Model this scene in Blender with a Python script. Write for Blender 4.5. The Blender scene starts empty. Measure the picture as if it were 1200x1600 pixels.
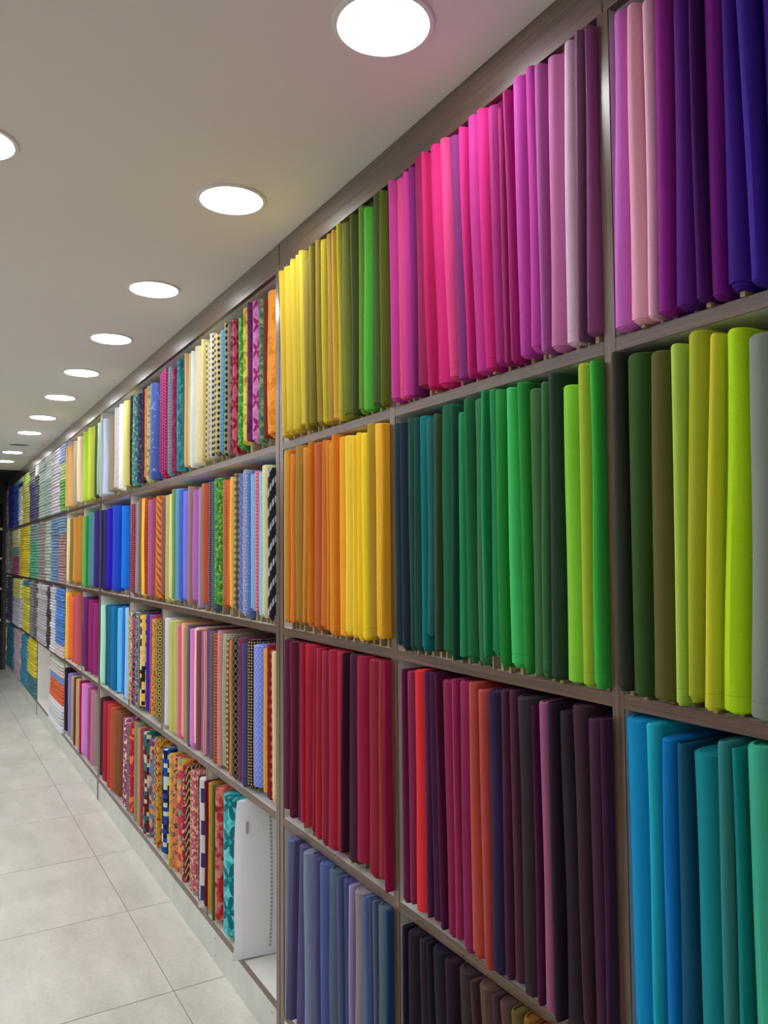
import bpy, math, random, zlib
from mathutils import Matrix, Vector
scene = bpy.context.scene
C = scene.collection
D = 1.087            # shelf front plane (x); camera stands at x=0,y=0, y runs along the aisle
HC = 1.7077          # camera height
ZC = 2.827           # ceiling height
# ------------------------------------------------------------------ camera
yaw, pitch, roll = .53365, .05188, -.008143
cam = bpy.data.cameras.new('camera'); co = bpy.data.objects.new('camera', cam); C.objects.link(co)
f = Vector((math.sin(yaw)*math.cos(pitch), math.cos(yaw)*math.cos(pitch), math.sin(pitch)))
r0 = Vector((math.cos(yaw), -math.sin(yaw), 0)); u0 = r0.cross(f)
r_ = r0*math.cos(roll)+u0*math.sin(roll); u_ = u0*math.cos(roll)-r0*math.sin(roll)
M = Matrix.Identity(4)
for i in range(3):
    M[i][0] = r_[i]; M[i][1] = u_[i]; M[i][2] = -f[i]
M[2][3] = HC
co.matrix_world = M
cam.sensor_fit = 'VERTICAL'; cam.sensor_height = 36; cam.lens = 36*1220.37/1600
cam.clip_start = .05; cam.clip_end = 60
scene.camera = co
# ------------------------------------------------------------------ world, exposure (all light comes from the ceiling lamps, seen and added)
wd = bpy.data.worlds.new('world'); scene.world = wd; wd.use_nodes = True
wd.node_tree.nodes['Background'].inputs[0].default_value = (0, 0, 0, 1)
LAMP = 24.0
vs = scene.view_settings
vs.view_transform = 'Standard'; vs.look = 'None'; vs.gamma = 1; vs.use_curve_mapping = False
vs.exposure = 0.46
scene.cycles.max_bounces = 7; scene.cycles.diffuse_bounces = 4; scene.cycles.glossy_bounces = 3
scene.cycles.transmission_bounces = 6; scene.cycles.transparent_max_bounces = 6
scene.cycles.sample_clamp_indirect = 6

# ------------------------------------------------------------------ helpers
def lin(c):
    c /= 255
    return c/12.92 if c <= .04045 else ((c+.055)/1.055)**2.4
def rgb(h):
    if isinstance(h, str): h = (int(h[0:2], 16), int(h[2:4], 16), int(h[4:6], 16))
    return (lin(h[0]), lin(h[1]), lin(h[2]), 1)
class NT:
    def __init__(s, name):
        s.m = bpy.data.materials.new(name); s.m.use_nodes = True
        s.t = s.m.node_tree; s.b = s.t.nodes['Principled BSDF']
    def n(s, typ, **kw):
        nd = s.t.nodes.new('ShaderNode'+typ)
        for k, v in kw.items(): setattr(nd, k, v)
        return nd
    def put(s, sock, v):
        if v is None: return
        if hasattr(v, 'is_output'): s.t.links.new(v, sock)
        else: sock.default_value = v
    def math(s, op, a, b=None, c=None):
        nd = s.n('Math', operation=op)
        for i, v in enumerate((a, b, c)): s.put(nd.inputs[i], v)
        return nd.outputs[0]
    def mix(s, fac, a, b, blend='MIX'):
        nd = s.n('Mix', data_type='RGBA', blend_type=blend)
        s.put(nd.inputs[0], fac); s.put(nd.inputs[6], a); s.put(nd.inputs[7], b)
        return nd.outputs[2]
    def noise(s, vec, scale, detail=2, rough=.5, dim='3D'):
        nd = s.n('TexNoise', noise_dimensions=dim)
        s.put(nd.inputs['Vector'], vec); nd.inputs['Scale'].default_value = scale
        nd.inputs['Detail'].default_value = detail; nd.inputs['Roughness'].default_value = rough
        return nd.outputs[0]
    def mapr(s, v, a, b, c, d):
        nd = s.n('MapRange'); s.put(nd.inputs[0], v)
        for i, x in enumerate((a, b, c, d)): nd.inputs[i+1].default_value = x
        return nd.outputs[0]
    def vmul(s, v, x):
        nd = s.n('VectorMath', operation='MULTIPLY'); s.put(nd.inputs[0], v); nd.inputs[1].default_value = x
        return nd.outputs[0]
    def vadd(s, a, b):
        nd = s.n('VectorMath', operation='ADD'); s.put(nd.inputs[0], a); s.put(nd.inputs[1], b)
        return nd.outputs[0]
    def xyz(s, v):
        nd = s.n('SeparateXYZ'); s.put(nd.inputs[0], v); return nd.outputs
    def bump(s, h, strength, dist=.002):
        nd = s.n('Bump'); nd.inputs['Strength'].default_value = strength; nd.inputs['Distance'].default_value = dist
        s.put(nd.inputs['Height'], h); s.t.links.new(nd.outputs[0], s.b.inputs['Normal'])
    def set(s, col=None, rough=None, spec=None, **kw):
        s.put(s.b.inputs['Base Color'], col); s.put(s.b.inputs['Roughness'], rough)
        if spec is not None: s.b.inputs['Specular IOR Level'].default_value = spec
        for k, v in kw.items(): s.put(s.b.inputs[k], v)
        return s.m
def mesh_obj(name, verts, faces, mat=None, parent=None, smooth=False, sharp=None, uvs=None):
    me = bpy.data.meshes.new(name); me.from_pydata(verts, [], faces); me.update()
    if smooth:
        me.polygons.foreach_set('use_smooth', [True]*len(me.polygons))
        if sharp: me.set_sharp_from_angle(angle=sharp)
    if uvs:
        ul = me.uv_layers.new(name='UVMap'); fl = []
        for p in me.polygons:
            for v in p.vertices: fl += uvs[v]
        ul.data.foreach_set('uv', fl)
    o = bpy.data.objects.new(name, me); C.objects.link(o)
    if mat: me.materials.append(mat)
    if parent: o.parent = parent
    return o
def box_data(x0, x1, y0, y1, z0, z1, b=0):
    if not b:
        v = [(x, y, z) for z in (z0, z1) for y in (y0, y1) for x in (x0, x1)]
        return v, [(0,2,3,1), (4,5,7,6), (0,1,5,4), (2,6,7,3), (0,4,6,2), (1,3,7,5)]
    v = []; lo = (x0, y0, z0); hi = (x1, y1, z1)     # box with chamfered edges: 24 verts
    idx = {}
    for sx in (0, 1):
        for sy in (0, 1):
            for sz in (0, 1):
                c = [(lo, hi)[s][k] for k, s in enumerate((sx, sy, sz))]
                sg = [1 if s == 0 else -1 for s in (sx, sy, sz)]
                for ax in range(3):
                    p = [c[k]+(0 if k == ax else sg[k]*b) for k in range(3)]
                    idx[(sx, sy, sz, ax)] = len(v); v.append(tuple(p))
    fs = []
    I = lambda a, ax: idx[(a[0], a[1], a[2], ax)]
    for ax in range(3):
        o1, o2 = [k for k in range(3) if k != ax]
        for s in (0, 1):
            q = []
            for a, bb in ((0,0), (1,0), (1,1), (0,1)):
                t = [0,0,0]; t[ax] = s; t[o1] = a; t[o2] = bb; q.append(I(t, ax))
            fs.append(tuple(q))
        for a in (0, 1):
            for bb in (0, 1):
                t0 = [0,0,0]; t1 = [0,0,0]; t0[o1] = t1[o1] = a; t0[o2] = t1[o2] = bb; t1[ax] = 1
                fs.append((I(t0, o1), I(t1, o1), I(t1, o2), I(t0, o2)))
    for sx in (0,1):
        for sy in (0,1):
            for sz in (0,1): fs.append(tuple(idx[(sx,sy,sz,k)] for k in range(3)))
    return v, fs
def fixn(o):
    import bmesh
    bm = bmesh.new(); bm.from_mesh(o.data); bmesh.ops.recalc_face_normals(bm, faces=bm.faces); bm.to_mesh(o.data); bm.free()
    return o
def box(name, x0, x1, y0, y1, z0, z1, mat, parent=None, b=0):
    v, fc = box_data(x0, x1, y0, y1, z0, z1, b)
    o = mesh_obj(name, v, fc, mat, parent)
    return fixn(o) if b else o
def empty(name, loc, label=None, cat=None, group=None):
    o = bpy.data.objects.new(name, None); C.objects.link(o); o.location = loc; o.empty_display_size = .05
    return tag(o, label, cat, group)
def tag(o, label=None, cat=None, group=None, kind=None):
    if label: o['label'] = label
    if cat: o['category'] = cat
    if group: o['group'] = group
    if kind: o['kind'] = kind
    return o
def kids(root, *objs):       # keep world place when the root is not at the origin
    for o in objs: o.parent = root; o.matrix_parent_inverse = Matrix.Translation(root.location).inverted()
ONES = 'zeroth first second third fourth fifth sixth seventh eighth ninth tenth eleventh twelfth thirteenth fourteenth fifteenth sixteenth seventeenth eighteenth nineteenth twentieth'.split()
def ordw(n):
    if n <= 20: return ONES[n]
    t = {2: 'twenty', 3: 'thirty', 4: 'forty'}[n//10]
    return {20: 'twentieth', 30: 'thirtieth', 40: 'fortieth'}[n] if n % 10 == 0 else t+'-'+ONES[n % 10]

# ------------------------------------------------------------------ materials of the setting
def m_plain(name, c, rough=.6, var=.06, scale=8, spec=.4, bump=0, **kw):
    k = NT(name); p = k.n('NewGeometry').outputs['Position']
    nz = k.noise(p, scale, 4); v = k.mapr(nz, .3, .7, 1-var, 1+var)
    col = k.mix(1.0, rgb(c), k.n('CombineColor').outputs[0], 'MULTIPLY')
    cc = [n for n in k.t.nodes if n.bl_idname == 'ShaderNodeCombineColor'][0]
    for i in range(3): k.put(cc.inputs[i], v)
    if bump: k.bump(k.noise(p, 120, 3), bump)
    return k.set(col, rough, spec, **kw)
M_CEIL = m_plain('ceiling_paint', (226, 223, 216), .75, .015, 1.5, .2)
M_WALL = m_plain('wall_paint', (222, 219, 212), .8, .02, 2, .2)
M_WHITE = m_plain('white_laminate', (226, 225, 219), .45, .03, 5, .4)
M_PLINTH = m_plain('plinth_laminate', (204, 206, 200), .4, .09, 7, .45)
M_DARK = m_plain('dark_panel', (46, 38, 36), .5, .1, 5, .4)
M_BLACK = m_plain('black_plastic', (26, 25, 25), .5, .05, 9, .4)
M_SCREW = m_plain('screw_steel', (60, 56, 52), .4, .05, 9, .5, Metallic=.8)
M_CORE = m_plain('core_board_wood', (178, 158, 122), .75, .12, 40, .3)
M_RING = m_plain('lamp_ring_white', (232, 232, 230), .4, .01, 5, .4)
def m_wood(name, axis, c1, c2, rough):
    k = NT(name); p = k.n('NewGeometry').outputs['Position']
    sc = [70, 70, 70]; sc[axis] = 1.6
    g = k.noise(k.vmul(p, sc), 1.0, 5, .65)
    sc2 = [260, 260, 260]; sc2[axis] = 5
    g2 = k.noise(k.vmul(p, sc2), 1.0, 2)
    fac = k.math('ADD', k.mapr(g, .3, .7, 0, .8), k.mapr(g2, .35, .65, -.15, .2))
    k.bump(g2, .12, .0006)
    return k.set(k.mix(fac, rgb(c1), rgb(c2)), k.mapr(g, .3, .7, rough-.05, rough+.08), .5)
M_WOODY = m_wood('wood_edge_horizontal', 1, (58, 39, 29), (118, 90, 72), .36)
M_WOODZ = m_wood('wood_edge_vertical', 2, (60, 41, 30), (120, 93, 72), .36)
M_FASC = m_wood('fascia_wood', 1, (52, 36, 27), (106, 80, 60), .3)
for m_, w_ in ((M_FASC, .9), (M_WOODY, .35), (M_WOODZ, .6)):
    bs = m_.node_tree.nodes['Principled BSDF']; bs.inputs['Coat Weight'].default_value = w_; bs.inputs['Coat Roughness'].default_value = .24; bs.inputs['Coat IOR'].default_value = 1.85 if m_ is M_FASC else 1.5
    if m_ is M_FASC: bs.inputs['Coat Roughness'].default_value = .27; bs.inputs['Specular IOR Level'].default_value = .9
k = NT('floor_tile'); p = k.n('NewGeometry').outputs['Position']; oi = k.n('ObjectInfo')
ofs = k.n('CombineXYZ'); k.put(ofs.inputs[0], k.math('MULTIPLY', oi.outputs['Random'], 37.)); k.put(ofs.inputs[1], k.math('MULTIPLY', oi.outputs['Random'], 53.))
pv = k.vadd(p, ofs.outputs[0])
n1 = k.noise(k.vmul(pv, (6.5, 2.6, 1)), 1.0, 5, .62); n2 = k.noise(pv, 55, 4, .6); n3 = k.noise(pv, 2.2, 3)
fac = k.math('ADD', k.mapr(n1, .3, .72, 0, .75), k.mapr(n2, .3, .7, -.12, .22))
col = k.mix(fac, rgb((196, 194, 184)), rgb((230, 228, 219)))
col = k.mix(k.mapr(n3, .45, .75, 0, .35), col, rgb((196, 193, 183)))
k.bump(n2, .05, .0005)
M_TILE = k.set(col, k.mapr(n1, .3, .7, .30, .42), .45)
M_GROUT = m_plain('grout', (74, 66, 58), .9, .1, 30, .2)
k = NT('lamp_diffuser'); k.b.inputs['Emission Color'].default_value = (.955, .96, 1.0, 1); k.b.inputs['Emission Strength'].default_value = LAMP
M_LAMP = k.set((1, 1, 1, 1), .5)
k = NT('lamp_diffuser_unlit'); M_LAMPOFF = k.set(rgb((120, 120, 120)), .5)

# ------------------------------------------------------------------ cloth materials (object colour = ground colour)
def cloth_base(name):
    k = NT(name)
    uv = k.n('UVMap').outputs[0]; oi = k.n('ObjectInfo')
    o = k.n('CombineXYZ'); k.put(o.inputs[0], k.math('MULTIPLY', oi.outputs['Random'], 9.)); k.put(o.inputs[1], k.math('MULTIPLY', oi.outputs['Random'], 17.))
    k.uv = k.vadd(uv, o.outputs[0]); k.uv0 = uv
    k.c1 = oi.outputs['Color']
    for nm in ('col2', 'col3'):
        a = k.n('Attribute', attribute_type='OBJECT', attribute_name=nm); setattr(k, nm, a.outputs['Color'])
    a = k.n('Attribute', attribute_type='OBJECT', attribute_name='psc'); k.psc = a.outputs['Fac']
    return k
def cloth_finish(k, col, rough=.82, sheen=.25, spec=.25):
    wv = k.noise(k.vmul(k.uv, (900, 260, 1)), 1.0, 2, .5, '2D')          # yarn streaks
    wr = k.noise(k.vmul(k.uv, (14, 5, 1)), 1.0, 3, .55, '2D')            # soft drape
    v = k.math('ADD', k.mapr(wv, .3, .7, -.05, .05), 1.0)
    cc = k.n('CombineColor')
    for i in range(3): k.put(cc.inputs[i], v)
    col = k.mix(1.0, col, cc.outputs[0], 'MULTIPLY')
    vv = k.xyz(k.uv0)[1]; oi2 = k.n('ObjectInfo'); hp = k.math('MULTIPLY_ADD', oi2.outputs['Random'], .014, .012)     # selvedge thread line along the hem
    sl = k.math('LESS_THAN', k.math('ABSOLUTE', k.math('SUBTRACT', vv, hp)), .0011)
    col = k.mix(k.math('MULTIPLY', sl, k.mapr(oi2.outputs['Random'], .45, .55, 0, .16)), col, (.02, .02, .02, 1))
    h = k.math('ADD', k.math('MULTIPLY', wr, 1.0), k.math('MULTIPLY', wv, .10))
    k.bump(h, .35, .006)
    k.b.inputs['Sheen Weight'].default_value = sheen; k.b.inputs['Sheen Roughness'].default_value = .45
    k.t.links.new(col, k.b.inputs['Sheen Tint'])
    return k.set(col, rough, spec)
CLOTH = {}
k = cloth_base('cloth_plain'); CLOTH[''] = cloth_finish(k, k.c1)
def suv(k, s):          # uv scaled by s / psc
    d = k.n('VectorMath', operation='SCALE'); k.put(d.inputs[0], k.uv); k.put(d.inputs['Scale'], k.math('DIVIDE', s, k.psc)); return d.outputs[0]
def step(k, v, t, w=.04): return k.mapr(v, t-w, t+w, 0, 1)
def vor(k, vec, rnd=0., feature='F1', metric='EUCLIDEAN'):
    d = k.n('TexVoronoi', voronoi_dimensions='2D', feature=feature)
    if feature != 'DISTANCE_TO_EDGE': d.distance = metric
    k.put(d.inputs['Vector'], vec); d.inputs['Scale'].default_value = 1; d.inputs['Randomness'].default_value = rnd
    return d.outputs
def frac(k, v): return k.math('FRACT', v)
k = cloth_base('cloth_dots'); v = vor(k, suv(k, 62), .15)[0]
c = k.mix(step(k, v, .30), k.col2, k.c1); CLOTH['dots'] = cloth_finish(k, k.mix(k.math('MULTIPLY', step(k, v, .56), .8), c, k.col3))
k = cloth_base('cloth_blotch'); n = k.noise(suv(k, 30), 1., 3, .55, '2D'); n2 = k.noise(suv(k, 52), 1., 2, .5, '2D')
c = k.mix(step(k, n, .54), k.c1, k.col2); CLOTH['blotch'] = cloth_finish(k, k.mix(step(k, n2, .60), c, k.col3))
k = cloth_base('cloth_lace'); v = vor(k, suv(k, 130), .8, 'DISTANCE_TO_EDGE')[0]
CLOTH['lace'] = cloth_finish(k, k.mix(step(k, v, .14, .06), k.col2, k.c1))
k = cloth_base('cloth_check'); X = k.xyz(suv(k, 40)); a = k.math('GREATER_THAN', frac(k, X[0]), .5); b = k.math('GREATER_THAN', frac(k, X[1]), .5)
c = k.mix(k.math('MULTIPLY', k.math('MAXIMUM', a, b), .35), k.c1, k.col3); CLOTH['check'] = cloth_finish(k, k.mix(k.math('MULTIPLY', a, b), c, k.col2))
k = cloth_base('cloth_floral'); sv = suv(k, 10.5); V = vor(k, sv, .12)
dl = k.n('VectorMath', operation='SUBTRACT'); k.put(dl.inputs[0], sv); k.put(dl.inputs[1], V['Position']); X = k.xyz(dl.outputs[0])
th = k.math('ARCTAN2', X[1], X[0]); pet = k.math('MULTIPLY_ADD', k.math('COSINE', k.math('MULTIPLY', th, 5.)), .17, .30)
ins = k.math('SUBTRACT', V[0], pet); core = step(k, V[0], .07, .02)
bg = k.mix(step(k, k.noise(sv, 4., 3, .6, '2D'), .5, .1), k.c1, k.col3)
c = k.mix(step(k, ins, 0., .02), k.col2, bg); CLOTH['floral'] = cloth_finish(k, k.mix(core, k.c1, c))
def zz(k, s, amp): X = k.xyz(suv(k, s)); return k.math('ADD', X[1], k.math('MULTIPLY', k.math('PINGPONG', X[0], .5), amp)), X
k = cloth_base('cloth_zigzag'); z, X = zz(k, 34., 2.2); fz = frac(k, z)
c = k.mix(step(k, fz, .55), k.c1, k.col2); CLOTH['zigzag'] = cloth_finish(k, k.mix(k.math('GREATER_THAN', fz, .85), c, k.col3))
k = cloth_base('cloth_chain'); z, X = zz(k, 14., -1.6); fz = k.math('PINGPONG', z, .5); st = k.math('GREATER_THAN', frac(k, k.math('MULTIPLY', X[0], 7.)), .35)
a = k.math('MULTIPLY', k.math('LESS_THAN', fz, .17), st); v = vor(k, suv(k, 14.), 0., 'F1', 'MANHATTAN')[0]
b = k.math('MULTIPLY', k.math('LESS_THAN', v, .16), k.math('GREATER_THAN', v, .07))
CLOTH['chain'] = cloth_finish(k, k.mix(k.math('MAXIMUM', a, b), k.c1, k.col2))
k = cloth_base('cloth_lattice'); X = k.xyz(suv(k, 42.)); d = k.math('ADD', k.math('PINGPONG', X[0], .5), k.math('PINGPONG', k.math('MULTIPLY', X[1], .8), .5))
ln = k.math('LESS_THAN', k.math('ABSOLUTE', k.math('SUBTRACT', d, .5)), .10); dt = k.math('GREATER_THAN', d, .88)
CLOTH['lattice'] = cloth_finish(k, k.mix(k.math('MAXIMUM', ln, dt), k.c1, k.col2))
k = cloth_base('cloth_multi'); V = vor(k, suv(k, 34.), .8); X = k.xyz(V['Color'])
c = k.mix(k.math('GREATER_THAN', X[0], .55), k.c1, k.col2); CLOTH['multi'] = cloth_finish(k, k.mix(k.math('GREATER_THAN', X[1], .68), c, k.col3))
k = cloth_base('cloth_blocks'); sv = suv(k, 1.); b_ = k.n('VectorMath', operation='SNAP'); k.put(b_.inputs[0], sv); b_.inputs[1].default_value = (.026, .022, 1)
wn = k.n('TexWhiteNoise', noise_dimensions='2D'); k.put(wn.inputs['Vector'], b_.outputs[0]); X = k.xyz(wn.outputs['Color'])
c = k.mix(k.math('GREATER_THAN', X[0], .6), k.c1, k.col2); CLOTH['blocks'] = cloth_finish(k, k.mix(k.math('GREATER_THAN', X[1], .68), c, k.col3))
k = cloth_base('cloth_rings'); v = vor(k, suv(k, 26.), .1)[0]
c = k.mix(step(k, v, .22), k.col2, k.col3); CLOTH['rings'] = cloth_finish(k, k.mix(step(k, v, .36), c, k.c1))
k = cloth_base('cloth_wave'); w_ = k.n('TexWave', bands_direction='DIAGONAL'); k.put(w_.inputs['Vector'], suv(k, 16.)); w_.inputs['Scale'].default_value = 1; w_.inputs['Distortion'].default_value = 3
CLOTH['wave'] = cloth_finish(k, k.mix(step(k, w_.outputs['Fac'], .55, .1), k.c1, k.col2))
k = cloth_base('cloth_stripe'); X = k.xyz(suv(k, 110.)); CLOTH['stripe'] = cloth_finish(k, k.mix(k.math('GREATER_THAN', frac(k, X[0]), .6), k.c1, k.col2))
k = cloth_base('cloth_satin'); n = k.noise(suv(k, 26), 1., 3, .6, '2D'); CLOTH['sheen'] = cloth_finish(k, k.mix(step(k, n, .68, .05), k.c1, k.col2), .4, .2, .5)
k = cloth_base('cloth_patch'); X = k.xyz(k.uv0); fz = frac(k, k.math('MULTIPLY', X[1], 7.2)); sx = k.math('GREATER_THAN', X[0], .004)
CLOTH['patch'] = cloth_finish(k, k.mix(k.math('MULTIPLY', k.math('LESS_THAN', fz, .45), sx), k.c1, k.col2), .4)
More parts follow.
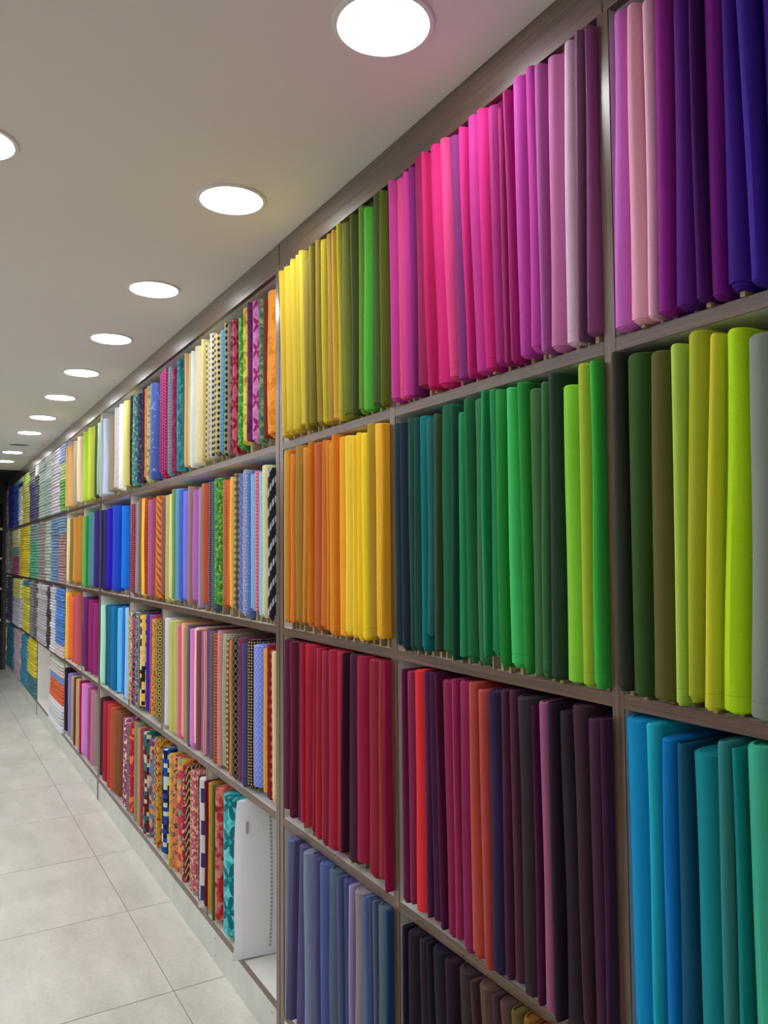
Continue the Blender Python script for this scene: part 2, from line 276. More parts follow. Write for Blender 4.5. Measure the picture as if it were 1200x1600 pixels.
COMPS=[
('b2r1',0,1.028,1.779,'the pink top-row compartment',[
(1.7418,0.0153,2.113,1.7515,0.0092,2.706,1.0581,(204,66,155),'orchid pink'),
(1.7121,0.0134,2.109,1.7171,0.0242,2.703,1.0661,(221,81,138),'rose pink'),
(1.6805,0.0172,2.109,1.6826,0.0093,2.699,1.0597,(204,61,153),'bright orchid'),
(1.6572,0.0052,2.109,1.6642,0.008,2.707,1.0673,(138,40,118),'purple magenta'),
(1.6175,0.034,2.125,1.6273,0.028,2.719,1.0659,(152,29,88),'dark magenta'),
(1.5696,0.0061,2.112,1.5926,0.0057,2.715,1.0572,(206,40,110),'raspberry pink'),
(1.5337,0.0288,2.114,1.5614,0.0245,2.719,1.0675,(217,42,125),'hot pink'),
(1.488,0.0159,2.121,1.5176,0.0183,2.717,1.0651,(224,72,136),'warm pink'),
(1.4471,0.024,2.109,1.4745,0.0238,2.699,1.0651,(129,46,114),'violet plum'),
(1.4171,0.005,2.111,1.4401,0.0095,2.706,1.0634,(213,46,134),'neon pink'),
(1.3844,0.0267,2.112,1.4069,0.0226,2.718,1.0678,(190,52,142),'magenta'),
(1.3402,0.0165,2.109,1.3619,0.0215,2.706,1.0577,(210,39,127),'fuchsia'),
(1.3047,0.018,2.114,1.319,0.0204,2.692,1.0575,(167,42,123),'deep magenta'),
(1.2776,0.0081,2.109,1.2899,0.0077,2.671,1.0574,(162,44,110),'berry'),
(1.2592,0.0093,2.109,1.2735,0.0076,2.704,1.0613,(178,44,127),'cerise'),
(1.2347,0.0142,2.115,1.2407,0.0242,2.718,1.065,(201,77,178),'orchid'),
(1.1986,0.0209,2.125,1.2008,0.0147,2.718,1.0651,(197,70,169),'vivid orchid'),
(1.1687,0.0079,2.109,1.1706,0.0146,2.705,1.0609,(184,99,169),'soft orchid'),
(1.1383,0.0214,2.112,1.1304,0.0245,2.704,1.0648,(208,123,182),'light orchid pink'),
(1.0948,0.0212,2.109,1.0887,0.0163,2.707,1.0644,(226,190,215),'pale pink'),
(1.0676,0.005,2.112,1.0593,0.0121,2.711,1.0619,(131,86,121),'greyish mauve'),
(1.0451,0.0165,2.115,1.0374,0.0087,2.71,1.0687,(140,75,123),'mauve'),
]),
('b1r1',0,0.553,1.001,'the purple top-row compartment',[
(0.9745,0.0222,2.109,0.9617,0.0198,2.693,1.0682,(214,116,212),'orchid'),
(0.9309,0.0203,2.11,0.9255,0.0154,2.68,1.0605,(246,176,202),'light pink'),
(0.9008,0.0088,2.11,0.8965,0.0126,2.668,1.065,(246,192,216),'pale pink'),
(0.8754,0.0156,2.109,0.8641,0.0188,2.688,1.0629,(148,36,148),'purple'),
(0.8344,0.0244,2.109,0.8255,0.0188,2.684,1.0617,(86,20,124),'deep violet'),
(0.7991,0.0099,2.109,0.8007,0.005,2.679,1.0587,(80,20,108),'dark violet'),
(0.7757,0.0124,2.109,0.7736,0.0211,2.665,1.0686,(122,26,138),'red violet'),
(0.739,0.0233,2.118,0.7414,0.0102,2.678,1.063,(62,20,138),'indigo'),
(0.7026,0.0122,2.109,0.7155,0.0146,2.667,1.0599,(66,34,160),'blue violet'),
(0.6663,0.0231,2.146,0.6722,0.0277,2.677,1.0682,(56,22,140),'dark indigo'),
(0.6234,0.0189,2.131,0.623,0.0204,2.683,1.0616,(40,40,150),'ultramarine'),
(0.5788,0.0248,2.125,0.5778,0.0238,2.664,1.0625,(50,70,180),'cobalt blue'),
]),
('b2r2',1,1.028,1.779,'the wide green second-row compartment',[
(1.7435,0.0179,1.474,1.7447,0.0182,2.051,1.0664,(22,56,62),'dark teal'),
(1.7047,0.0199,1.467,1.7073,0.0182,2.049,1.0607,(26,42,60),'slate navy'),
(1.6749,0.0088,1.47,1.6739,0.0142,2.056,1.0655,(38,84,68),'dull pine green'),
(1.6456,0.0195,1.473,1.6453,0.0133,2.051,1.0635,(22,72,68),'blackish teal'),
(1.6141,0.011,1.477,1.6143,0.0167,2.05,1.0622,(16,122,124),'bright teal'),
(1.5883,0.0138,1.507,1.5824,0.0142,2.039,1.0626,(38,104,100),'muted teal'),
(1.5679,0.0056,1.477,1.5605,0.0067,2.048,1.0661,(64,92,64),'mossy green'),
(1.5278,0.034,1.475,1.5191,0.0337,2.064,1.0681,(24,96,62),'bottle green'),
(1.4861,0.005,1.474,1.4793,0.005,2.052,1.0589,(28,84,66),'dark spruce green'),
(1.4674,0.0127,1.469,1.4606,0.0127,2.034,1.0683,(40,146,90),'jade green'),
(1.4321,0.0216,1.474,1.4342,0.0126,2.062,1.0667,(28,108,62),'forest green'),
(1.3922,0.0173,1.466,1.3953,0.0252,2.054,1.0689,(54,116,76),'sage green'),
(1.3689,0.005,1.492,1.3641,0.005,2.065,1.0582,(44,158,100),'mint-tinged green'),
(1.3408,0.0221,1.493,1.3418,0.0163,2.066,1.0678,(34,136,78),'emerald green'),
(1.309,0.0086,1.473,1.3106,0.0138,2.059,1.0579,(42,148,66),'grass green'),
(1.2774,0.022,1.475,1.2803,0.0155,2.06,1.0645,(70,204,106),'bright spring green'),
(1.2423,0.0121,1.47,1.248,0.0159,2.065,1.0667,(42,146,56),'kelly green'),
(1.2091,0.02,1.461,1.2072,0.0239,2.043,1.0682,(64,110,64),'dusty green'),
(1.1777,0.0104,1.471,1.1694,0.0129,2.048,1.0595,(58,110,64),'fern green'),
(1.1514,0.0148,1.465,1.1448,0.0108,2.061,1.0591,(44,70,54),'blackish green'),
(1.1111,0.0245,1.461,1.1107,0.0223,2.031,1.0677,(140,216,62),'lime green'),
(1.0702,0.0154,1.461,1.0684,0.019,2.062,1.0639,(164,190,52),'olive lime'),
(1.0412,0.0126,1.466,1.0385,0.0099,2.062,1.0626,(62,182,70),'vivid green'),
]),
('b1r2',1,0.578,1.001,'the yellow-green second-row compartment',[
(0.9852,0.0153,1.471,0.9823,0.0108,2.065,1.0602,(54,60,48),'charcoal olive'),
(0.9476,0.0213,1.461,0.9412,0.0294,2.054,1.0638,(54,88,38),'dark moss green'),
(0.8977,0.0276,1.461,0.8877,0.0231,2.045,1.0579,(94,92,42),'drab olive'),
(0.86,0.0091,1.461,0.8501,0.0136,2.051,1.058,(176,212,80),'pale lime'),
(0.8363,0.0135,1.474,0.8137,0.0217,2.063,1.0604,(174,184,42),'mustard lime'),
(0.8098,0.0119,1.461,0.7801,0.0109,2.05,1.063,(212,212,52),'acid yellow'),
(0.7711,0.0258,1.461,0.7485,0.0197,2.051,1.0687,(186,234,26),'neon chartreuse'),
(0.7147,0.0295,1.461,0.6997,0.0281,2.031,1.0571,(134,144,134),'greenish grey'),
(0.6645,0.0197,1.48,0.6492,0.0214,2.017,1.0577,(150,150,140),'stone grey'),
(0.6114,0.0325,1.477,0.6028,0.024,2.024,1.06,(110,115,110),'mid grey'),
]),
('b2r3',2,1.028,1.779,'the plum third-row compartment',[
(1.707,0.0148,0.838,1.7085,0.005,1.411,1.0575,(104,22,66),'burgundy'),
(1.682,0.0092,0.844,1.6857,0.0168,1.411,1.0628,(138,44,84),'wine'),
(1.6418,0.03,0.834,1.6429,0.025,1.419,1.06,(226,48,54),'scarlet'),
(1.6036,0.0071,0.847,1.607,0.0099,1.419,1.0595,(92,38,82),'plum purple'),
(1.5765,0.0189,0.837,1.5846,0.0114,1.419,1.0637,(70,26,66),'dark aubergine'),
(1.55,0.0066,0.83,1.5672,0.005,1.419,1.0625,(88,22,60),'dark claret'),
(1.5217,0.0207,0.825,1.5326,0.0286,1.408,1.0678,(138,32,78),'mulberry'),
(1.4909,0.009,0.83,1.4954,0.0075,1.416,1.0632,(164,48,98),'berry rose'),
(1.459,0.0219,0.823,1.4608,0.0261,1.415,1.0645,(142,38,88),'raspberry wine'),
(1.4175,0.0186,0.832,1.4222,0.0116,1.419,1.0585,(186,80,68),'terracotta'),
(1.3833,0.0146,0.813,1.3913,0.0182,1.406,1.0626,(180,74,68),'brick rose'),
(1.346,0.0216,0.821,1.3495,0.0226,1.411,1.0608,(46,34,74),'midnight plum'),
(1.3118,0.0116,0.831,1.3138,0.0121,1.419,1.0627,(76,32,60),'dark wine'),
(1.2847,0.0146,0.829,1.2908,0.0099,1.419,1.0665,(84,44,66),'dusky plum'),
(1.2438,0.0253,0.822,1.2512,0.0287,1.412,1.0596,(50,40,50),'charcoal plum'),
(1.2106,0.0069,0.825,1.2165,0.005,1.399,1.0596,(82,26,66),'deep mulberry'),
(1.1864,0.0163,0.817,1.1935,0.017,1.411,1.0627,(156,88,126),'dusty mauve'),
(1.1625,0.0066,0.819,1.1662,0.0093,1.413,1.0586,(50,34,56),'blackish plum'),
(1.1293,0.0256,0.815,1.139,0.0169,1.402,1.0682,(48,34,48),'soft black'),
(1.089,0.0137,0.841,1.1009,0.0202,1.419,1.0639,(64,38,54),'brownish plum'),
(1.0569,0.0174,0.822,1.0597,0.0201,1.401,1.0647,(66,34,60),'dark purple brown'),
(1.0335,0.005,0.847,1.0336,0.005,1.406,1.0635,(70,38,66),'eggplant'),
]),
('b1r3',2,0.612,1.001,'the turquoise third-row compartment',[
(0.9619,0.0263,0.833,0.9677,0.0292,1.418,1.068,(0,142,200),'cyan blue'),
(0.9246,0.0101,0.85,0.9234,0.0141,1.419,1.0607,(24,176,198),'turquoise'),
(0.9011,0.0124,0.844,0.8934,0.0148,1.4,1.0643,(0,126,206),'azure'),
(0.8689,0.0188,0.826,0.867,0.0106,1.395,1.0665,(12,86,120),'deep teal blue'),
(0.8251,0.0241,0.825,0.8264,0.029,1.391,1.0656,(6,138,150),'dark turquoise'),
(0.7881,0.0118,0.825,0.7851,0.0113,1.416,1.0577,(50,134,134),'greyish teal'),
(0.7664,0.0089,0.845,0.7659,0.0069,1.41,1.0646,(6,140,140),'peacock green'),
(0.7296,0.0269,0.826,0.7325,0.0255,1.418,1.0652,(60,178,146),'sea green'),
(0.682,0.0197,0.835,0.6845,0.0215,1.379,1.0616,(80,190,150),'aquamarine'),
(0.6371,0.0241,0.848,0.6375,0.0245,1.369,1.0619,(40,150,130),'lagoon green'),
]),
('b2r4',3,1.028,1.779,'the dark bottom-row compartment',[
(1.7134,0.0107,0.205,1.7181,0.0077,0.769,1.0585,(22,22,46),'blue black'),
(1.6781,0.0236,0.193,1.6837,0.0257,0.769,1.0577,(32,27,40),'off-black'),
(1.6347,0.0188,0.186,1.6411,0.0159,0.769,1.0646,(44,33,46),'plum black'),
(1.6019,0.0131,0.184,1.6191,0.0051,0.769,1.0665,(42,34,50),'violet black'),
(1.5547,0.0331,0.202,1.5819,0.0311,0.769,1.0662,(32,24,44),'inky black'),
(1.5126,0.0079,0.185,1.5283,0.0215,0.769,1.0582,(44,22,44),'aubergine black'),
(1.4536,0.034,0.204,1.4741,0.0317,0.769,1.065,(56,40,50),'smoky plum'),
(1.3752,0.005,0.205,1.4349,0.0064,0.766,1.0571,(78,54,54),'cocoa'),
(1.3466,0.0227,0.178,1.4002,0.0274,0.769,1.0635,(92,70,62),'taupe brown'),
(1.2997,0.0232,0.188,1.3614,0.0104,0.769,1.0618,(70,50,54),'dark mocha'),
(1.2705,0.005,0.202,1.3277,0.0223,0.769,1.0614,(84,62,60),'umber'),
(1.2587,0.0058,0.201,1.2901,0.0142,0.769,1.0584,(108,92,48),'olive brown'),
(1.2343,0.0175,0.178,1.2574,0.0175,0.769,1.0636,(136,94,40),'ochre brown'),
(1.2061,0.0097,0.18,1.2206,0.0184,0.769,1.0636,(134,76,40),'rust brown'),
(1.1763,0.0191,0.182,1.1799,0.0214,0.729,1.0655,(110,60,40),'chestnut'),
(1.1363,0.0199,0.205,1.1379,0.0196,0.713,1.0664,(90,52,40),'chocolate'),
(1.0913,0.0241,0.182,1.0925,0.0248,0.716,1.0681,(74,46,40),'dark brown'),
(1.0474,0.0188,0.18,1.0476,0.019,0.731,1.0668,(60,40,38),'espresso'),
]),
('b3r1',0,1.806,2.535,'the yellow-olive top-row compartment',[
(2.4687,0.0098,2.111,2.5024,0.0152,2.701,1.0588,(213,180,53),'yellow'),
(2.4316,0.0263,2.121,2.456,0.0302,2.702,1.0601,(217,186,61),'golden yellow'),
(2.3832,0.0212,2.122,2.4096,0.0152,2.711,1.0626,(208,188,61),'lemon yellow'),
(2.3544,0.0067,2.13,2.3762,0.0173,2.716,1.0665,(201,178,55),'dull yellow'),
(2.3178,0.0288,2.13,2.342,0.0159,2.719,1.0617,(210,191,66),'bright lemon'),
(2.2783,0.0097,2.109,2.2958,0.0292,2.676,1.0571,(147,131,50),'khaki'),
(2.253,0.0146,2.122,2.2543,0.0113,2.703,1.0586,(131,125,44),'olive'),
(2.2154,0.022,2.122,2.2274,0.0146,2.717,1.0677,(156,131,48),'khaki gold'),
(2.1731,0.0193,2.114,2.1863,0.0256,2.703,1.068,(188,178,44),'greenish yellow'),
(2.1265,0.0262,2.109,2.1342,0.0255,2.703,1.0652,(182,144,64),'tan'),
(2.0864,0.0129,2.114,2.0974,0.0102,2.7,1.0611,(210,171,59),'soft gold'),
(2.0649,0.0076,2.109,2.0754,0.0108,2.714,1.0685,(201,195,61),'pale lemon'),
(2.0228,0.034,2.118,2.0327,0.0309,2.701,1.0649,(110,120,46),'leaf olive'),
(1.9736,0.0066,2.109,1.9796,0.0212,2.703,1.0638,(74,88,40),'dark olive'),
(1.9414,0.0245,2.118,1.9359,0.0216,2.71,1.069,(99,140,46),'moss green'),
(1.8993,0.0165,2.109,1.8938,0.0195,2.688,1.0625,(90,190,64),'bright green'),
(1.8529,0.0289,2.12,1.8457,0.0277,2.713,1.0687,(70,85,40),'army green'),
(1.8148,0.0082,2.113,1.8118,0.0052,2.709,1.0648,(99,114,35),'yellow olive'),
]),
('b3r2',1,1.806,2.535,'the orange second-row compartment',[
(2.4582,0.0109,1.485,2.4567,0.0145,2.062,1.0592,(204,156,44),'mustard'),
(2.4413,0.005,1.483,2.4326,0.0086,2.061,1.0631,(206,122,38),'burnt orange'),
(2.421,0.0143,1.482,2.4123,0.0107,2.045,1.0639,(222,136,50),'orange'),
(2.363,0.034,1.486,2.3633,0.034,2.066,1.0607,(160,118,38),'khaki brown'),
(2.3063,0.005,1.488,2.296,0.0141,2.052,1.0572,(216,146,60),'light tan orange'),
(2.2818,0.0185,1.487,2.2725,0.0084,2.066,1.0628,(208,120,28),'pumpkin'),
(2.2338,0.0284,1.477,2.2297,0.034,2.059,1.0668,(188,98,50),'copper brown'),
(2.1723,0.0321,1.485,2.1633,0.0156,2.06,1.0598,(202,114,34),'dark orange'),
(2.1329,0.0063,1.481,2.135,0.0117,2.052,1.0589,(214,138,44),'tangerine'),
(2.1136,0.0121,1.469,2.1132,0.0092,2.044,1.0593,(224,158,50),'honey orange'),
(2.0955,0.005,1.476,2.0964,0.0067,2.067,1.0582,(232,144,44),'bright orange'),
(2.0604,0.029,1.466,2.0576,0.0311,2.057,1.0669,(244,170,44),'amber'),
(2.011,0.0194,1.481,2.0054,0.02,2.053,1.0597,(250,218,66),'soft yellow'),
(1.9765,0.014,1.473,1.9749,0.0095,2.048,1.0642,(246,208,50),'sunny yellow'),
(1.9476,0.014,1.472,1.9527,0.0117,2.052,1.0645,(250,208,44),'warm yellow'),
(1.918,0.0146,1.471,1.92,0.0199,2.048,1.0635,(250,222,44),'canary yellow'),
(1.8765,0.026,1.48,1.879,0.0201,2.067,1.0599,(176,144,34),'olive gold'),
(1.8339,0.0156,1.482,1.8377,0.0202,2.065,1.0623,(246,192,60),'pale amber'),
(1.8119,0.0053,1.481,1.8115,0.005,2.059,1.0622,(244,178,40),'marigold'),
]),
('b3r3',2,1.806,2.535,'the red third-row compartment',[
(2.4818,0.034,0.85,2.4752,0.034,1.419,1.0684,(86,18,56),'dark plum'),
(2.4088,0.0093,0.846,2.404,0.0191,1.419,1.0577,(106,28,56),'maroon'),
(2.3676,0.0309,0.843,2.36,0.0238,1.419,1.0686,(86,24,62),'deep plum'),
(2.327,0.0087,0.852,2.3302,0.005,1.419,1.0576,(182,40,62),'crimson'),
(2.3001,0.0172,0.845,2.2918,0.0324,1.419,1.0626,(166,28,50),'cherry red'),
(2.2648,0.0171,0.839,2.245,0.0133,1.419,1.0676,(136,34,56),'dull burgundy'),
(2.2307,0.016,0.833,2.2198,0.0109,1.416,1.0644,(178,34,58),'cardinal red'),
(2.1944,0.0193,0.831,2.1853,0.0227,1.409,1.0676,(148,40,68),'wine rose'),
(2.132,0.034,0.832,2.1239,0.034,1.419,1.0625,(160,28,52),'ruby'),
(2.067,0.0108,0.851,2.0626,0.0194,1.419,1.0581,(170,40,68),'raspberry red'),
(2.0502,0.005,0.849,2.0373,0.005,1.419,1.0577,(66,24,50),'blackish plum'),
(2.0107,0.034,0.832,1.9988,0.0324,1.419,1.0676,(70,28,50),'dark maroon'),
(1.9443,0.0289,0.852,1.9379,0.0275,1.419,1.0572,(154,28,68),'crimson rose'),
(1.8819,0.0325,0.839,1.8759,0.034,1.419,1.0631,(144,34,56),'carmine'),
(1.833,0.0154,0.847,1.8283,0.0108,1.419,1.0612,(154,52,64),'faded red'),
(1.8116,0.005,0.831,1.8115,0.005,1.419,1.064,(166,28,80),'cerise red'),
]),
('b3r4',3,1.806,2.535,'the grey-blue bottom-row compartment',[
(2.4516,0.0057,0.183,2.4267,0.0297,0.769,1.0593,(94,104,138),'slate blue'),
(2.4354,0.0095,0.198,2.3911,0.005,0.769,1.06,(92,88,132),'dull violet'),
(2.3818,0.034,0.18,2.3558,0.0293,0.769,1.0679,(88,84,128),'muted violet'),
(2.2959,0.0271,0.186,2.3023,0.0232,0.769,1.0578,(126,138,166),'pale slate'),
(2.255,0.0128,0.184,2.2641,0.014,0.769,1.0674,(98,94,138),'greyish violet'),
(2.225,0.0162,0.182,2.2332,0.0158,0.769,1.0607,(82,78,124),'dusk violet'),
(2.1846,0.0231,0.199,2.1899,0.0265,0.769,1.0596,(82,98,154),'denim blue'),
(2.1248,0.034,0.207,2.1269,0.034,0.769,1.0606,(82,98,120),'steel grey'),
(2.0713,0.0105,0.187,2.0784,0.0078,0.769,1.0585,(88,98,138),'smoke blue'),
(2.0376,0.0222,0.187,2.0431,0.0265,0.769,1.066,(70,72,128),'dark lavender blue'),
(2.0085,0.0059,0.205,2.0052,0.0103,0.769,1.059,(156,146,184),'lilac'),
(1.9681,0.034,0.181,1.9617,0.0322,0.769,1.0606,(138,128,138),'warm taupe'),
(1.9154,0.0148,0.198,1.9182,0.0103,0.769,1.0582,(82,110,160),'cornflower blue'),
(1.8946,0.005,0.188,1.8982,0.0087,0.769,1.064,(66,78,116),'dark denim'),
(1.8836,0.005,0.183,1.8835,0.005,0.769,1.0683,(94,112,134),'thin grey blue'),
(1.8475,0.03,0.204,1.8475,0.03,0.769,1.0678,(82,100,116),'blue grey'),
(1.8115,0.005,0.19,1.8115,0.005,0.769,1.0647,(38,72,122),'navy blue'),
]),
('b4r1',0,2.600,4.909,'the long printed top row',[
(4.8759,0.0328,2.134,4.8758,0.0329,2.686,1.0805,(50,36,30),'brown-black','blotch','191410','6a4a34',1),
(4.7981,0.044,2.122,4.7981,0.0438,2.679,1.0792,(70,140,130),'teal','blotch','2f6f66','9ac8bc',1),
(4.6913,0.046,2.138,4.6915,0.046,2.664,1.0837,(44,44,110),'navy','blotch','25254f','7a5a50',1),
(4.5755,0.0361,2.134,4.5755,0.0359,2.676,1.0812,(70,44,40),'dark brown','blotch','201818','',1),
(4.5092,0.0292,2.149,4.5093,0.0293,2.661,1.0808,(222,130,100),'salmon','blotch','c07050','',1),
(4.4624,0.0167,2.123,4.4622,0.0167,2.666,1.0822,(190,190,120),'olive-yellow','blotch','7a8a50','',1),
(4.3726,0.046,2.129,4.3724,0.046,2.666,1.0796,(56,80,160),'blue','sheen','8aa2dc','',1),
(4.1856,0.046,2.144,4.1854,0.046,2.686,1.0834,(120,40,100),'plum','dots','8a3a80','',1),
(4.0968,0.0211,2.12,4.0963,0.021,2.671,1.0721,(196,50,90),'crimson','dots','5a1030','',1),
(4.062,0.0127,2.147,4.0615,0.0128,2.682,1.074,(190,70,140),'magenta','dots','6a2050','',1),
(4.0174,0.0309,2.121,4.0169,0.0309,2.684,1.0818,(100,124,134),'grey teal','dots','80a0a8','',1),
(3.9515,0.0339,2.126,3.951,0.034,2.662,1.0818,(136,36,80),'maroon','blotch','a04060','',1),
(3.8374,0.046,2.12,3.8367,0.046,2.681,1.0781,(24,128,140),'teal blue','blotch','146070','50a0a0',1.4),
(3.7212,0.0052,2.141,3.7206,0.0052,2.674,1.0722,(90,106,96),'grey green'),
(3.7094,0.0057,2.142,3.7088,0.0057,2.686,1.0775,(226,190,140),'peach'),
(3.6595,0.0432,2.131,3.6589,0.0432,2.674,1.0828,(220,210,150),'cream yellow','lace','c8b870','',1),
(3.6059,0.0095,2.124,3.6052,0.0095,2.668,1.0756,(226,236,238),'pale blue-white'),
(3.5499,0.046,2.128,3.5492,0.046,2.683,1.0815,(240,230,196),'cream lace','lace','cfc39a','',1),
(3.4395,0.0088,2.138,3.4387,0.0087,2.687,1.0746,(226,206,130),'pale yellow'),
(3.394,0.0357,2.131,3.3933,0.0358,2.665,1.0829,(186,176,120),'black-and-cream checked','check','17141c','cfc9c0',1),
(3.3314,0.026,2.133,3.3306,0.0259,2.685,1.0789,(200,196,186),'narrow black-and-grey checked','check','2a2830','bdb49a',1),
(3.2589,0.046,2.146,3.2581,0.046,2.668,1.0767,(196,184,128),'broad black-and-cream checked','check','120f14','8a8068',1),
(3.1737,0.032,2.139,3.1728,0.0321,2.664,1.0777,(90,150,180),'blue dotted','dots','2f7ab4','',1),
(3.1278,0.0128,2.128,3.1268,0.0128,2.682,1.0775,(150,160,110),'dark green dotted','dots','1e3828','',1.6),
(3.0973,0.0167,2.125,3.0964,0.0166,2.665,1.08,(190,140,126),'rosy brown','lace','7a5060','',1),
(3.0593,0.0203,2.142,3.0584,0.0204,2.666,1.0799,(60,40,80),'dark violet','blotch','8a6a60','',1),
(3.0215,0.0165,2.127,3.0205,0.0165,2.67,1.0739,(206,84,110),'crimson floral','floral','9c1a34','d46a80',0.9),
(2.9682,0.0358,2.138,2.9672,0.0359,2.662,1.0815,(60,150,50),'leaf green batik','blotch','2c7a26','7ac070',1),
(2.8996,0.0317,2.14,2.8986,0.0318,2.681,1.077,(236,216,80),'yellow batik','blotch','b98a26','',1),
(2.8565,0.0104,2.146,2.8554,0.0104,2.689,1.0761,(112,54,112),'purple batik','blotch','5a2460','',1),
(2.8011,0.044,2.144,2.7999,0.0441,2.683,1.0795,(206,100,176),'dark-rosetted magenta','floral','9a1264','d88ac0',1),
(2.7302,0.0258,2.123,2.7289,0.026,2.668,1.0742,(60,120,92),'green batik','blotch','8aa070','2c6450',1),
(2.6984,0.005,2.142,2.6969,0.005,2.663,1.0784,(128,56,42),'brown red'),
(2.6465,0.0458,2.144,2.6458,0.0451,2.678,1.0783,(240,158,60),'orange leaf-print','blotch','dd8418','',1.5),
]),
('b4r2',1,2.600,4.871,'the printed second row',[
(4.8251,0.046,1.485,4.8251,0.046,2.015,1.0809,(150,60,84),'maroon','dots','6a1430','b08090',0.8),
(4.7092,0.046,1.482,4.709,0.046,2.021,1.0839,(150,150,160),'grey dotted','dots','6a6a80','',0.7),
(4.622,0.0342,1.499,4.6218,0.0343,2.035,1.0787,(130,96,60),'olive brown'),
(4.5432,0.0437,1.479,4.5428,0.0438,2.03,1.0775,(252,200,70),'golden yellow'),
(4.4778,0.0206,1.488,4.4774,0.0206,2.032,1.0777,(186,80,30),'rust orange','dots','7a2a10','',0.8),
(4.4168,0.0394,1.483,4.4165,0.0393,2.015,1.0815,(180,90,140),'mauve','dots','8a6090','c08aa0',0.7),
(4.3216,0.046,1.482,4.3213,0.046,2.017,1.0811,(166,60,90),'dusty crimson','lace','8a4060','',1),
(4.2146,0.046,1.479,4.2141,0.046,2.023,1.074,(226,136,60),'orange wave-print','wave','a65a1a','',1),
(4.1126,0.0351,1.5,4.1122,0.0352,2.01,1.0771,(150,90,100),'mauve brown','dots','6a4a50','',0.7),
(4.0402,0.0363,1.477,4.0398,0.0363,2.015,1.0791,(206,200,120),'olive cream','lace','a8a050','',1),
(3.9683,0.0347,1.49,3.9678,0.0347,2.016,1.0784,(226,226,160),'pale cream yellow'),
(3.9219,0.0107,1.489,3.9213,0.0107,2.035,1.0796,(120,170,110),'soft green'),
(3.8647,0.046,1.481,3.864,0.046,2.036,1.0827,(100,156,190),'steel blue'),
(3.7925,0.0194,1.498,3.792,0.0193,2.027,1.0755,(76,116,206),'cornflower blue'),
(3.724,0.046,1.493,3.7235,0.046,2.014,1.0813,(130,124,232),'lavender'),
(3.629,0.0077,1.486,3.6283,0.0076,2.029,1.0736,(176,140,136),'rosy tan'),
(3.5748,0.046,1.497,3.5742,0.046,2.009,1.0815,(182,84,178),'orchid purple','lace','a878b0','',1),
(3.4773,0.005,1.475,3.4765,0.005,2.011,1.0781,(190,170,220),'pale lilac'),
(3.4502,0.0211,1.496,3.4494,0.0211,2.028,1.0829,(176,120,80),'tan brown'),
(3.3827,0.046,1.494,3.3819,0.046,2.026,1.0752,(180,72,44),'rust red','dots','b8483a','7a3020',0.6),
(3.3195,0.0085,1.483,3.3186,0.0085,2.024,1.0726,(64,64,96),'navy dotted','dots','b09080','',0.6),
(3.2942,0.0159,1.476,3.2932,0.0159,2.026,1.0804,(84,110,130),'slate blue'),
(3.2254,0.046,1.497,3.2244,0.046,2.033,1.0721,(66,146,62),'leafy green','blotch','2c6a26','96b83c',0.8),
(3.1361,0.021,1.496,3.1352,0.0209,2.018,1.0751,(206,100,60),'orange-red','dots','8a9a40','a04a2a',0.7),
(3.0893,0.0248,1.499,3.0884,0.0249,2.008,1.078,(234,90,70),'coral red','dots','b86a50','',0.8),
(3.0504,0.013,1.5,3.0494,0.013,2.023,1.0741,(252,202,70),'plain yellow'),
(3.0151,0.0213,1.495,3.0141,0.0213,2.034,1.0799,(110,98,84),'grey-brown spotted','dots','b0a898','3a3430',1.6),
(2.9487,0.0441,1.477,2.9476,0.0442,2.028,1.0803,(112,122,186),'blue-violet','wave','5a6aa0','c0c6e0',0.8),
(2.8909,0.0127,1.475,2.8897,0.0126,2.035,1.072,(178,196,226),'pale blue patterned','lace','7a90c0','',1.6),
(2.87,0.0072,1.478,2.869,0.0071,2.022,1.0801,(122,146,198),'grey blue','lace','5a78b0','',1.6),
(2.8353,0.0266,1.5,2.8342,0.0266,2.018,1.0834,(126,202,246),'sky blue','lace','7ab4e0','',1.4),
(2.7909,0.0168,1.494,2.7898,0.0169,2.022,1.0813,(226,140,160),'pink dotted','dots','c05070','',0.8),
(2.7455,0.0276,1.479,2.7444,0.0276,2.017,1.0826,(160,212,236),'light aqua','lace','86bcd8','',1),
(2.693,0.0239,1.488,2.6915,0.0243,2.036,1.0738,(222,216,166),'cream'),
(2.6343,0.0337,1.482,2.6334,0.0328,2.018,1.0725,(20,18,26),'white-chained black','chain','b8b8c4','',1),
]),
('b4r3a',2,4.142,4.871,'the narrow third-row print compartment',[
(4.8291,0.0415,0.848,4.8289,0.0417,1.365,1.0738,(176,160,110),'beige','blotch','8a6a40','e8dcae',0.7),
(4.7521,0.0345,0.834,4.7513,0.0349,1.359,1.0769,(170,60,110),'magenta-black','multi','a83a70','20141c',0.5),
(4.6827,0.0338,0.837,4.6813,0.034,1.386,1.0771,(60,120,140),'teal flecked','blotch','2a4a5a','c0ccb0',0.6),
(4.635,0.0129,0.839,4.6335,0.0129,1.383,1.0826,(26,24,40),'black dotted','dots','e0dcc8','',0.6),
(4.5756,0.046,0.851,4.5741,0.046,1.364,1.0807,(240,190,80),'yellow-black block-print','blocks','1a1410','e8c8a0',1),
(4.4265,0.046,0.851,4.4238,0.046,1.378,1.0791,(54,26,160),'royal violet blue'),
(4.332,0.0263,0.851,4.3288,0.0262,1.381,1.0744,(190,70,110),'rose','blotch','5a5a80','',0.6),
(4.2826,0.0221,0.852,4.2783,0.0232,1.363,1.073,(206,150,60),'ochre','blotch','b85a20','d8b060',0.6),
(4.2139,0.046,0.85,4.2085,0.046,1.36,1.0802,(110,96,50),'gold-circled black','rings','1c1626','c8b860',0.8),
]),
('b4r3b',2,2.600,4.118,'the printed third row',[
